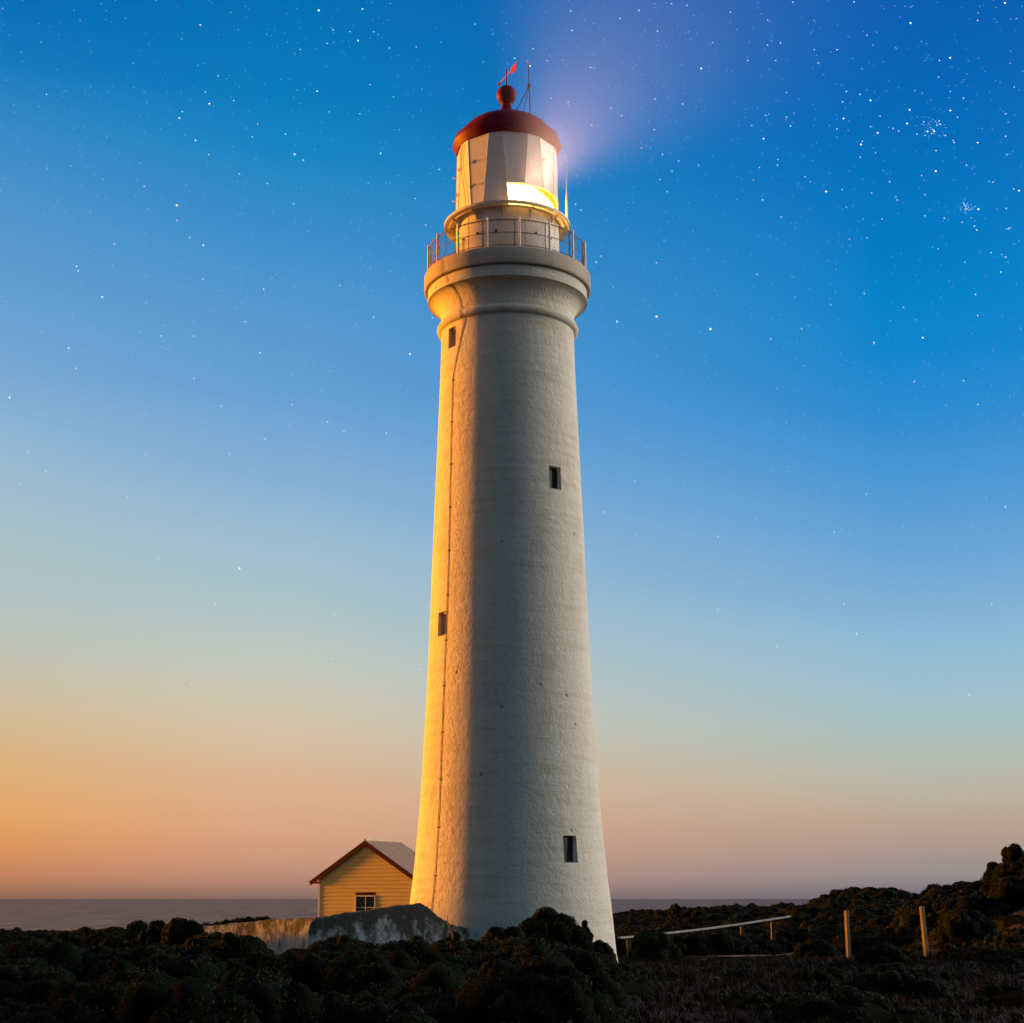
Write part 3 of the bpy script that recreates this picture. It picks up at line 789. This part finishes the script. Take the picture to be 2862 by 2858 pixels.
for f_ in (.12, .36, .6, .84):
    pts = []
    for (a, b), (c, d_) in zip(L_[:-1], L_[1:]):
        p, r_ = a.lerp(b, f_), c.lerp(d_, f_)
        for i in range(10): w = p.lerp(r_, i / 10); w.z -= .04 * sin(pi * i / 10); pts.append(w - WF.location - Vector((0, .07, 0)))
    mb = MB(); mb.tube(pts, .0012, 4); mb.build('wire', M['fence_wire'], WF)

# ------------------------------------------------------------------ coastal scrub
def leafmat(name, c1, c2, c3, sc=.9):
    m = mat(name, c1, .75, 0, .15)
    q = G(m.node_tree); b = m.node_tree.nodes['Principled BSDF']
    ge = q.n('ShaderNodeNewGeometry'); n1 = q.n('ShaderNodeTexNoise'); q.l(ge.outputs['Position'], n1.inputs[0])
    n1.inputs['Scale'].default_value = sc; n1.inputs['Detail'].default_value = 4
    c = q.ramp(n1.outputs['Fac'], [(.3, c1), (.52, c2), (.75, c3)])
    c = q.mix(q.m('MULTIPLY', ge.outputs['Random Per Island'], .35), c, tuple(x * .45 for x in c1) + (1,))
    q.l(c, b.inputs['Base Color'])
    return m
M['leaf'] = leafmat('scrub_leaf', (.006, .011, .0035), (.010, .016, .004), (.019, .026, .006))
M['leaf_far'] = leafmat('scrub_leaf_far', (.006, .009, .0035), (.010, .013, .0045), (.016, .019, .006), .4)
def massmat(name, c1, c2, sc, bd):
    m = mat(name, c1, .95, 0, .05)
    q = G(m.node_tree); b = m.node_tree.nodes['Principled BSDF']
    ge = q.n('ShaderNodeNewGeometry')
    n1 = q.n('ShaderNodeTexNoise'); q.l(ge.outputs['Position'], n1.inputs[0]); n1.inputs['Scale'].default_value = sc; n1.inputs['Detail'].default_value = 6; n1.inputs['Roughness'].default_value = .7
    n2 = q.n('ShaderNodeTexNoise'); q.l(ge.outputs['Position'], n2.inputs[0]); n2.inputs['Scale'].default_value = 1.1; n2.inputs['Detail'].default_value = 3
    c = q.ramp(n1.outputs['Fac'], [(.40, tuple(x * .35 for x in c1)), (.5, c1), (.64, c2)])
    c = q.mix(q.rng(n2.outputs['Fac'], .3, .7), c, q.mix(.5, c, tuple(x * .6 for x in c1) + (1,)))
    q.l(c, b.inputs['Base Color'])
    bp = q.n('ShaderNodeBump'); bp.inputs['Strength'].default_value = 1; bp.inputs['Distance'].default_value = bd
    q.l(n1.outputs['Fac'], bp.inputs['Height']); q.l(bp.outputs[0], b.inputs['Normal'])
    return m
M['mass'] = massmat('scrub_mass', (.0045, .0095, .0028), (.011, .026, .0045), 26, .10)
M['mass_far'] = massmat('scrub_mass_far', (.0045, .0085, .0028), (.009, .017, .004), 11, .2)
M['dry'] = leafmat('dry_tussock', (.009, .006, .003), (.018, .010, .004), (.07, .03, .010), 1.6)
M['twig'] = mat('bare_twig', (.16, .085, .06), .8)
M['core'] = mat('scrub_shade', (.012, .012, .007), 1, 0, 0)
DOWN = np.array([0, 0, 1.])
def unit(n):
    v = rng.normal(size=(n, 3)); return v / np.linalg.norm(v, axis=1, keepdims=True)
def ballgrid(nt, npz):
    t = np.linspace(0, 2 * pi, nt + 1)[:-1]; p = np.linspace(-1.2, pi / 2 - .12, npz)
    v = np.stack([np.cos(p)[:, None] * np.cos(t)[None], np.cos(p)[:, None] * np.sin(t)[None], np.sin(p)[:, None] + 0 * t[None]], -1).reshape(-1, 3)
    f = [(i * nt + k, i * nt + (k + 1) % nt, (i + 1) * nt + (k + 1) % nt, (i + 1) * nt + k) for i in range(npz - 1) for k in range(nt)]
    m_ = (npz - 1) * nt; f += [(m_ + k, m_ + k + 1, m_ + nt - 2 - k, m_ + nt - 1 - k) for k in range(nt // 2 - 1)]
    return v, np.array(f)
BALL, BFACE = ballgrid(14, 9)
BALL2, BFACE2 = ballgrid(8, 6)
def mound(c, rx, ry, h, n, size, nc=None, knob=.40):
    """leaf quads on a billowing crown of small rounded clumps; returns (n*4,3) corners"""
    k = nc or max(7, int(10 + 5 * rx))
    d = unit(k); d[:, 2] = np.abs(d[:, 2]) * .95 - .12
    d[:max(1, k // 5), 2] = .9; d /= np.linalg.norm(d, axis=1, keepdims=True)
    R = np.array([rx, ry, h])
    cc = d * R * rng.uniform(.62, .82, (k, 1))
    cr = min(rx, ry, h) * rng.uniform(knob * .75, knob * 1.2, k)
    i = rng.integers(0, k, n)
    u = unit(n) + d[i] * .75 + np.array([0, 0, .35]); u /= np.linalg.norm(u, axis=1, keepdims=True)
    p = cc[i] + u * cr[i][:, None] * rng.uniform(.88, 1.06, (n, 1)) * np.array([1, 1, .9])
    nn = u + rng.normal(size=(n, 3)) * .55; nn /= np.linalg.norm(nn, axis=1, keepdims=True)
    a = np.cross(nn, unit(n)); a /= np.linalg.norm(a, axis=1, keepdims=True) + 1e-6
    b = np.cross(nn, a)
    s = size * rng.uniform(.6, 1.3, (n, 1))
    q = np.stack([p - a * s, p + b * s * .45, p + a * s, p - b * s * .45], 1)
    fz = h / np.percentile(q[..., 2], 99.6)
    q[..., 2] *= fz
    # leafy inner body of every clump, a lumpy closed ball
    bl, bf = (BALL, BFACE) if size < .05 else (BALL2, BFACE2)
    B = bl[None] * (cr * .95)[:, None, None] * np.array([1, 1, .9]) + cc[:, None]
    ph = B + np.array(c)
    w = 1.7 / cr[:, None]
    bump_ = .10 * np.sin(ph[..., 0] * w * 2.3 + ph[..., 2] * w) + .09 * np.sin(ph[..., 1] * w * 2.9 + ph[..., 0] * w + 1) + .07 * np.sin(ph[..., 2] * w * 4.1 + 2) + .05 * rng.normal(size=B.shape[:2])
    B = (B - cc[:, None]) * (1 + bump_[..., None]) + cc[:, None]
    B[..., 2] *= fz
    nb = bl.shape[0]
    F_ = (bf[None] + (np.arange(k) * nb)[:, None, None]).reshape(-1, 4)
    return [q.reshape(-1, 3) + np.array(c), B.reshape(-1, 3) + np.array(c), F_]
TH = np.linspace(0, 2 * pi, 11)[:-1]; PH = np.linspace(0, 1.45, 5)
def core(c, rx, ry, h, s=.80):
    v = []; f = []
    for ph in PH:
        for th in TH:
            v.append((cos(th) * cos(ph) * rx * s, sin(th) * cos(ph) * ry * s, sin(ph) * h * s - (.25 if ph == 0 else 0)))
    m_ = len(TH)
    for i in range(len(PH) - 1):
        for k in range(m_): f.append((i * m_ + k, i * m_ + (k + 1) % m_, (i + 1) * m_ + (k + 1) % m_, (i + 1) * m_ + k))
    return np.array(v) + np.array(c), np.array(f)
def pack(items, name, mats, **kw):
    """items: list of (leafcorners, corev, coref)"""
    V = []; Fc = []; MI = []; o = 0
    for (lv, bv, bf), cv, cf in items:
        n = len(lv) // 4
        V.append(lv); Fc.append(np.arange(n * 4).reshape(-1, 4) + o); MI.append(np.zeros(n)); o += len(lv)
        V.append(bv); Fc.append(bf + o); MI.append(np.full(len(bf), 2)); o += len(bv)
        if cv is not None: V.append(cv); Fc.append(cf + o); MI.append(np.ones(len(cf))); o += len(cv)
    MI = np.concatenate(MI)
    ob = np_mesh(name, np.concatenate(V), np.concatenate(Fc), mats, MI, **kw)
    ob.data.polygons.foreach_set('use_smooth', MI == 2)
    return ob

BUSH = []
def bush(xc, yt, wpx, d, label, deep=1.0, n=2600, stems=5, twigs=False, group=None, leaf=.042):
    top = at(xc * K, yt * K, d); gz_ = float(ground_z(top.x, d)); h = max(.35, top.z - gz_) 
    rx = wpx * K / 2 / F * d; base = Vector((top.x, d, gz_))
    o = empty('bush', base, label=label, cat='bush', group=group)
    lv = mound((0, 0, 0), rx * 1.0, rx * deep, h * .93, int(n * 3.4), leaf * .62, nc=int(26 + 16 * rx), knob=.40)
    sz_ = h / np.percentile(lv[0][:, 2], 99.7); sx_ = rx / np.percentile(np.abs(lv[0][:, 0]), 99)
    for q_ in lv[:2]: q_[:, 2] *= sz_; q_[:, 0] *= sx_
    cv, cf = core((0, 0, 0), rx, rx * deep, h * .98, .86)
    pack([(lv, cv, cf)], 'foliage', [M['leaf'], M['core'], M['mass']], parent=o)
    mb = MB()
    for i in range(stems):
        a = random.uniform(0, 2 * pi); e_ = Vector((cos(a) * rx * .6, sin(a) * rx * .6, h * random.uniform(.5, .8)))
        mb.tube([(0, 0, -.15), e_ * .5 + Vector((.05, 0, -.05)), e_], [.03, .02, .008], 5)
    if twigs:
        for a, b, c in (((-.3, -rx * 1.05, .0), (.02, -rx * 1.12, .5), (-.02, -rx * 1.1, 1.0)), ((-.25, -rx * 1.1, .1), (-.42, -rx * 1.15, .55), (-.62, -rx * 1.1, .75)), ((.0, -rx * 1.12, .6), (-.18, -rx * 1.15, .72), (-.35, -rx * 1.1, .70)), ((.02, -rx * 1.1, .8), (-.1, -rx * 1.1, 1.1), (-.13, -rx * 1.05, 1.3))):
            mb.tube([a, b, c], [.022, .016, .007], 5)
    mb.build('stem', M['twig'], o)
    BUSH.append((base.x, base.y, rx))
    return o
bush(1032, 1714, 150, 38.6, 'largest round dark bush standing before the lighthouse foot', .8, 7000)
bush(1104, 1736, 40, 39.6, 'narrow upright bush against the tower, just right of the largest round bush', .9, 1800)
bush(1136, 1773, 54, 39.9, 'low rounded bush at the right foot of the lighthouse', .9, 1800)
bush(950, 1748, 130, 37.2, 'broad stepped bush left of the largest round bush, before the tower', .8, 5200)
bush(855, 1757, 56, 38.2, 'small dark bush with bare reddish twigs below the curved wall end', .9, 1800, twigs=True)
bush(348, 1732, 90, 42.5, 'bushy clump at the left end of the weathered wall', .8, 3600)
bush(294, 1737, 70, 43.5, 'low bush on the ridge just left of the clump at the wall end', .8, 2400)
bush(1232, 1752, 96, 46.5, 'dark rounded bush hiding part of the handrail near the tower', .8, 3800)
bush(1912, 1592, 56, 64, 'tallest ragged bush on the hilltop at the right edge', .9, 2600, leaf=.06)
bush(1952, 1588, 60, 63, 'ragged bush cut by the right edge of the picture, on the hilltop', .9, 2200, leaf=.06)
bush(1880, 1626, 56, 65, 'flat topped bush one step below the tallest hilltop bush', .9, 2200, leaf=.06)
bush(1822, 1716, 110, 48.5, 'rounded dark bush to the right of the leaning fence post', .8, 4200)
bush(1538, 1770, 90, 46.5, 'low wide bush between the handrail end and the nearer bare post', .8, 3200)
bush(1668, 1778, 104, 42, 'low spreading bush between the two bare fence posts', .7, 3600)
bush(455, 1762, 150, 36, 'wide olive bush below the left wall section', .8, 5600)
bush(640, 1764, 130, 37.5, 'olive bush under the left half of the blue shaded wall', .7, 4600)
bush(770, 1766, 110, 37.8, 'olive bush under the right half of the blue shaded wall', .7, 3800)
bush(1275, 1705, 34, 100, 'small knob shaped bush on the far skyline right of the tower', .9, 700, leaf=.09)
bush(1345, 1712, 30, 104, 'lower small bush on the far skyline beyond the handrail', .9, 600, leaf=.09)
# hedge behind the wall
hd = []
HB = empty('hedge', at(445 * K, 1740 * K, 49) * Vector((1, 1, 0)), label='low flat topped hedge showing over the left wall section', cat='hedge')
for i in range(11):
    x = 378 + i * 12.6; yt = np.interp(x, [378, 430, 470, 512], [1740, 1732, 1728, 1725]) + random.uniform(-.6, .6); dd = 49
    t_ = at(x * K, yt * K, dd); gz_ = float(ground_z(t_.x, dd)); hh = t_.z - gz_
    c = np.array((t_.x - HB.location.x, 0, gz_))
    hd.append((mound(c, .36, .5, hh * .97, 700, .042, knob=.55), *core(c, .34, .45, hh * .93)))
pack(hd, 'foliage', [M['leaf'], M['core'], M['mass']], parent=HB)

# the continuous low scrub (reads as one mass)
def blocked(x, y, r):
    if (x + .03) ** 2 + (y - D) ** 2 < (3.25 + r) ** 2: return True
    if -9.3 - r < x < -1.2 and 40.6 - r < y < 45: return True
    px = x / y
    for p in P:
        if (x - p.x) ** 2 + (y - p.y) ** 2 < (1.3 + r * .6) ** 2: return True
    for bx, by, br_ in BUSH:
        if (x - bx) ** 2 + (y - by) ** 2 < (br_ * .55) ** 2: return True
    if (x - CO.location.x - .7) ** 2 + (y - CD - 1.6) ** 2 < (3.6 + r) ** 2: return True
    return False
def toplimit(r, y):
    """keep the near scrub below the walls, posts and skyline it must not hide"""
    px = 1431 + r * F * 1.005
    yy = np.interp(px / K, [0, 100, 200, 300, 400, 560, 600, 700, 800, 870, 1000, 1100, 1175, 1230, 1300, 1400, 1500, 1600, 1750, 1800, 1932],
                   [1749, 1750, 1752, 1742, 1752, 1764, 1768, 1762, 1764, 1766, 1760, 1785, 1815, 1812, 1812, 1814, 1806, 1806, 1800, 1765, 1730])
    return at(px, yy * K, y).z
near = []; rngm = random.Random(3)
y = 19.5
while y < 60:
    stp = 1.0 + (y - 20) * .012
    x = -.40 * y
    while x < .40 * y:
        xx = x + rngm.uniform(-.35, .35); yy = y + rngm.uniform(-.35, .35)
        r = rngm.uniform(.6, 1.3) if y < 36 else rngm.uniform(.55, 1.05)
        x += stp
        rt = xx / yy
        dry = rt > .055 and yy < 41 and rngm.random() < .86
        if dry: continue
        if blocked(xx, yy, r * .6): continue
        gz_ = float(ground_z(xx, yy))
        want = rngm.uniform(.45, 1.15) * (.62 + .38 * sin(xx * .9 + 1.3) * cos(yy * .55 + xx * .3)) * (1.15 if rt < .05 else .62)
        if yy < 46 or (rt > .03 and yy < 57): want = min(want, toplimit(rt, yy) - gz_ - rngm.uniform(0, .12))
        elif rt > .03: want = min(want, .55)
        if rt > .03 and yy > 41: want = max(want, .16)
        if yy > 44 and rt > .03: want *= .85
        if want < .12: continue
        nl = int(4200 * r * (1 if yy < 40 else .7))
        c = np.array((xx, yy, gz_ - .05))
        near.append((mound(c, r, r * .9, want * 1.0, nl, .026 + .0005 * (yy - 20), nc=int(14 + 12 * r), knob=.42), *core(c, r, r * .9, want * .95, .8)))
    y += stp * .85
pack(near, 'coastal_scrub', [M['leaf'], M['core'], M['mass']], kind='stuff', label='continuous low dark coastal scrub covering the foreground')
far = []
y = 56
while y < 128:
    stp = 1.25 + (y - 55) * .012
    x = -.40 * y
    while x < .42 * y:
        xx = x + rngm.uniform(-.5, .5); yy = y + rngm.uniform(-.4, .4); r = rngm.uniform(.8, 1.5); x += stp
        if blocked(xx, yy, r * .6): continue
        if xx / yy < -.02 and yy > 66 and rngm.random() < .5: continue
        gz_ = float(ground_z(xx, yy)); want = rngm.uniform(.55, 1.0)
        c = np.array((xx, yy, gz_ - .05))
        far.append((mound(c, r, r * .9, want, int(650 * r), .055, knob=.5), *core(c, r, r * .9, want * .95, .82)))
    y += stp * .8
pack(far, 'hill_scrub', [M['leaf_far'], M['core'], M['mass_far']], kind='stuff', label='dark scrub covering the hills behind the fences')
# dry tussocks and rubble on the open ground at the right front
V = []
for i in range(7500):
    yy = 19 + 27 * rng.random() ** .8; rt = rng.uniform(.0, .40); xx = rt * yy
    if rt < .055 and rng.random() < .6: continue
    gz_ = float(ground_z(xx, yy)); nb = rng.integers(9, 17); hgt = rng.uniform(.05, .20)
    a = rng.uniform(0, 2 * pi, nb); tl = rng.uniform(.2, 1.1, nb)
    b0 = np.stack([xx + .05 * np.cos(a), yy + .05 * np.sin(a), np.full(nb, gz_ - .02)], 1)
    tp = b0 + np.stack([np.cos(a) * tl * hgt, np.sin(a) * tl * hgt, np.full(nb, hgt) * rng.uniform(.5, 1.1, nb)], 1)
    w = np.stack([-np.sin(a), np.cos(a), a * 0], 1) * .011
    V.append(np.stack([b0 - w, b0 + w, tp + w * .3, tp - w * .3], 1).reshape(-1, 3))
V = np.concatenate(V); np_mesh('dry_grass', V, np.arange(len(V)).reshape(-1, 4), [M['dry']], kind='stuff', label='rusty dry grass on the open ground at lower right')
V = []; Fr = []; o = 0
cv0, cf0 = core((0, 0, 0), 1, 1, 1, 1)
for i in range(260):
    yy = 19.5 + 17 * rng.random(); rt = rng.uniform(.02, .40); xx = rt * yy; s = rng.uniform(.03, .09)
    v = cv0 * np.array([s * rng.uniform(.7, 1.4), s * rng.uniform(.7, 1.4), s * rng.uniform(.4, .9)]) * rng.uniform(.85, 1.15, (len(cv0), 1)) + np.array([xx, yy, float(ground_z(xx, yy))])
    V.append(v); Fr.append(cf0 + o); o += len(v)
np_mesh('rubble', np.concatenate(V), np.concatenate(Fr), [noisy('ochre_stone', (.045, .026, .015), (.07, .038, .02), 3, .9, .4, 12, .02)], kind='stuff', label='ochre rubble and clods on the open ground')

# ------------------------------------------------------------------ stars
SDIST = 9000.
left = [(1203,40,3),(1368,35,2),(1466,78,1),(1473,14,1),(871,48,1),(756,95,2),(474,70,1),(382,15,1),(589,2,1),(302,79,1),(10,32,1),(1257,114,1.6),(1321,120,1.6),(1410,121,1.8),(1427,131,1),(1235,165,1.7),(1259,160,1),(1351,154,2.4),(1133,187,1.6),
 (1470,182,1.7),(1571,178,1.8),(1664,160,1.2),(1793,92,1.6),(1860,129,1.2),(1824,235,1.2),(1007,130,1.2),(685,148,1),(80,198,1),(155,160,1),(502,241,1),(748,248,1),(823,287,1.8),(775,348,1.6),(790,392,2.2),(882,380,1.8),(688,422,1.8),(677,446,2.2),
 (176,357,1.5),(1197,345,2),(1396,320,1.5),(1485,367,1.5),(1243,423,1.3),(1358,430,1.4),(1592,337,1.2),(1557,440,1),(1507,490,1.2),(972,468,1.6),(952,517,1.6),(930,484,1),(1077,507,1.7),(738,530,2),(1112,583,2.5),(1145,605,1.9),(787,584,1.4),
 (1436,579,2),(1658,640,1.8),(903,657,1.6),(1009,693,1.6),(390,677,1.2),(544,704,1.4),(179,636,1.2),(268,627,1),(530,616,1),(667,775,2.8),(668,832,1.6),(560,790,1.2),(716,896,1.3),(767,926,2),(341,798,1.1),(167,806,1),(1108,769,1.3),(1567,750,1.3),
 (1555,687,1),(1389,692,1.2),(1607,849,1.3),(1504,887,1),(288,1005,1.8),(295,1022,1.8),(432,921,1.3),(387,1121,1.9),(766,1054,1.4),(995,1091,1.7),(1026,1048,1),(1160,872,1.2),(835,1098,1.1),(915,1147,1.2),(552,1141,1.1),(1282,1078,1.4),(1396,1009,1.2),
 (1473,1024,1),(1410,1197,1.5),(1341,1226,1),(1328,1175,1),(617,1228,1),(608,1268,1.4),(531,1254,1),(258,1313,1.8),(158,1251,1),(272,1186,1),(981,1332,1.8),(1547,1335,2),(1631,1200,1.4),(51,399,1),(12,674,1)]
right = [(221,42,1.8),(226,116,1.9),(479,39,1.9),(407,71,1.7),(549,119,1.8),(602,15,1.5),(660,21,1.6),(824,47,1.5),(757,162,1.3),(714,259,2.5),(68,250,2),(10,221,1.6),(80,185,1.3),(133,230,1.3),(296,255,1.6),(309,257,1.2),(537,15,1),(539,374,1.7),(644,393,1.5),
 (374,409,1.5),(413,437,1.5),(212,386,1.3),(148,371,1.3),(301,474,1.4),(537,490,1.3),(568,583,1.8),(629,608,1.8),(604,647,1.6),(558,678,1.8),(488,559,1.3),(586,724,1.5),(704,624,1.3),(240,771,1.6),(260,793,1.6),(245,664,1.2),(318,990,1.8),(336,967,1.4),
 (545,992,1.6),(574,907,1.2),(545,1194,2.5),(396,1215,1.8),(382,1084,1),(750,1241,2.6),(925,1035,1.4),(977,1279,1.4),(1093,1240,1.3),(1203,1150,1.4),(1366,1291,1.6),(1550,1274,2.1),(949,524,2.4),(905,474,1.3),(957,436,1.5),(968,431,1),(1036,443,1.7),(1051,476,1.8),
 (1034,453,1.2),(1036,350,1.4),(1003,603,1.3),(1002,624,1.8),(934,632,1.4),(911,680,1.4),(946,755,1.8),(1016,819,1.5),(1106,668,1.5),(1126,687,1.2),(1185,723,2.4),(1246,716,1.3),(1262,782,1.3),(1357,729,1.6),(1396,827,1.4),(1449,743,1.4),(1454,755,1.6),(1273,902,1.4),
 (1340,898,1.3),(1227,188,1.9),(1157,238,1.6),(1013,163,1.7),(964,171,1.4),(995,229,1.4),(890,229,1.5),(1141,188,1.3),(1140,78,1),(965,77,1.5),(1060,9,1.5),(1291,8,1.8),(1340,134,1.5),(1504,88,2.6),(1362,171,1.1),(1376,122,1),(1484,25,1.1),(1505,27,1.1),(1757,78,1.6),
 (1759,50,1.2),(1860,12,2.4),(1653,219,2.5),(1613,229,1.8),(1610,292,1.5),(1545,157,1),(1321,260,1.1),(1448,181,1),(1262,346,1.8),(1313,357,1.8),(1353,379,2.4),(1248,385,1.8),(1251,448,2.2),(1226,487,1.6),(1227,519,1),(1380,502,2.4),(1353,479,1.6),(1389,439,1.5),
 (1438,485,1.8),(1459,495,1.6),(1491,467,2.4),(1500,415,2.1),(1528,507,1.6),(1568,497,2.1),(1593,496,2.3),(1612,457,1.5),(1616,470,1.6),(1554,460,1.3),(1559,512,1.3),(1583,505,1.4),(1603,474,1.3),(1578,482,1.2),(1588,489,1.5),(1654,418,2.2),(1704,371,1.9),(1654,346,1.3),
 (1520,342,1.2),(1548,353,1),(1681,443,1.3),(1635,512,1.6),(1668,538,1.5),(1665,530,1.3),(1600,569,1.7),(1757,539,2),(1322,534,1.5),(1317,546,2.4),(1314,594,1.8),(1372,577,1.3),(1599,646,2.5),(1546,663,1.3),(1425,686,1.8),(1402,645,1.2),(1715,624,1.7),(1715,788,1.5),
 (1760,790,2.6),(1706,772,1.3),(1712,780,1.4),(1722,783,1.2),(1703,766,1),(1710,792,1.2),(1727,792,1.1),(1698,839,1.3),(1733,823,1.2),(1745,853,1.6),(1754,868,1.6),(1631,823,1.5),(1558,815,1.3),(1559,735,1.3),(1865,787,1.6),(1874,862,1.6),(1866,864,1.2),(1882,860,1.2),
 (1913,720,2.2),(1893,713,1.5),(1863,515,1.5),(1867,584,1.5),(1863,430,1.6),(1872,461,1.1),(1895,329,1.3),(1799,685,1.2),(1815,688,1.3),(1845,1027,1.7),(1749,1111,1.6),(1757,1191,1.5),(1808,953,1.4),(1863,970,1.6),(1848,961,1.2),(1871,990,1.1),(1709,990,1.3),(1608,939,1.3),
 (1523,1207,1.2),(1329,1108,1.4),(1221,1100,1.2),(1222,1018,1.1),(1118,1229,1.1),(1903,71,1),(1880,240,1)]
low = [(1340,621,2.5),(1240,598,1.7),(1164,605,1.3),(1140,966,1.4),(1198,908,1.3),(1200,1009,1.2),(1355,1012,1.3),(1310,979,1),(1466,733,1.1),(1484,796,1.2),(1518,690,1.2),(1741,637,2),(1649,648,1.4),(1725,720,1.4),(1818,718,1.6),(1845,763,1.6),(1785,765,1.2),(1635,932,1.4),
 (1574,1004,1.3),(1588,999,1.2),(1604,1003,1),(1704,993,1.1),(1897,956,1.6),(1861,938,1),(1592,1139,1.7),(1616,1195,1.8),(1466,1219,1.4),(1355,1150,1.4),(1314,1270,1.2),(1828,1310,1.5),(1630,1395,1.2),(1418,1364,1.2),(1871,1140,1.4),(1325,1090,1),(452,1072,2.2),(340,1063,1.2),
 (298,1053,1.3),(173,1069,1.2),(406,1140,1.5),(361,1210,1.2),(631,1158,1.4),(611,1172,1),(597,1222,1.1),(628,1242,1.3),(735,1140,1.2),(794,1262,1.3),(361,1290,1.3),(738,1174,1.1),(746,1232,.9),(18,750,2.4),(52,853,1.5),(86,889,1.6),(130,657,1.8),(143,695,1.4),(39,914,1.3),
 (24,1024,1),(490,666,1.8),(462,607,1.5),(365,634,1.3),(366,714,1.4),(275,857,1.3),(272,781,1),(433,856,1.3),(417,766,1.3),(500,828,1.6),(550,708,1.2),(551,763,1.3),(607,736,1.1),(618,796,1.4),(624,700,1.2),(649,814,1.4),(729,817,1.7),(773,668,1.9),(705,743,1),(697,800,1.1),
 (240,937,1.3),(192,560,1.8),(306,905,.9),(545,800,1),(505,700,.9),(745,1050,1.2),(655,1000,.9),(170,1389,1),(1705,580,1.4),(1680,605,1.1),(1500,560,1.1),(1095,1000,1)]
st = [(x * .7407, y * .7407, m_) for x, y, m_ in left] + [(1431 + x * .7407, y * .7407, m_) for x, y, m_ in right] + [(x * K, y * K, m_) for x, y, m_ in low]
r2 = random.Random(9)
for i in range(7500):            # the faint ones, thicker towards the upper right
    x = r2.uniform(-900, 3800); y = r2.uniform(-900, 2250)
    if y > 0 and r2.random() < (y / 2300) ** 1.15: continue
    if x < 1500 and r2.random() < .3: continue
    st.append((x, y, r2.choice([.45, .48, .5, .52, .55, .6, .7, .8, .95])))
for i in range(45): st.append((1431 + (1590 + r2.gauss(0, 26)) * .7407, (478 + r2.gauss(0, 24)) * .7407, .45))
for i in range(38): st.append((1431 + (1715 + r2.gauss(0, 18)) * .7407, (778 + r2.gauss(0, 15)) * .7407, .45))
def starmat(name, col, s):
    m = bpy.data.materials.new(name); m.use_nodes = True; q = G(m.node_tree); q.t.nodes.clear()
    e = q.n('ShaderNodeEmission'); e.inputs[0].default_value = (*col, 1); e.inputs[1].default_value = s
    o = q.n('ShaderNodeOutputMaterial'); q.l(e.outputs[0], o.inputs[0]); m.cycles.emission_sampling = 'NONE'; return m
V = []; Fs = []; MI = []
OCT = np.array([(1, 0, 0), (-1, 0, 0), (0, 1, 0), (0, -1, 0), (0, 0, 1), (0, 0, -1)], float)
OF = np.array([(0, 2, 4), (2, 1, 4), (1, 3, 4), (3, 0, 4), (2, 0, 5), (1, 2, 5), (3, 1, 5), (0, 3, 5)])
for i, (x, y, m_) in enumerate(st):
    u = (x - 1431) / F; v = (1429 - y) / F
    d_ = Vector((u, cos(PITCH) - v * sin(PITCH), sin(PITCH) + v * cos(PITCH))); d_.normalize()
    rpx = {True: .30 + .28 * m_, False: .42}[m_ >= 1]
    R_ = rpx / 1574 * SDIST
    V.append(OCT * R_ + np.array(d_ * SDIST + Vector((0, 0, EYE)))); Fs.append(OF + i * 6)
    mi = (0 if m_ >= 2 else 1 if m_ >= 1.3 else 2 if m_ >= .9 else 3 if m_ > .52 else 4)
    MI.append(np.full(8, mi))
np_mesh('stars', np.concatenate(V), np.concatenate(Fs), [starmat('star_white', (1, .93, .88), .72), starmat('star_mid', (.80, .90, 1), .52), starmat('star_dim', (.55, .75, 1), .42), starmat('star_faint', (.40, .62, .92), .60), starmat('star_faintest', (.30, .55, .90), .50)],
        np.concatenate(MI), kind='structure', label='scattered stars in the blue evening sky')
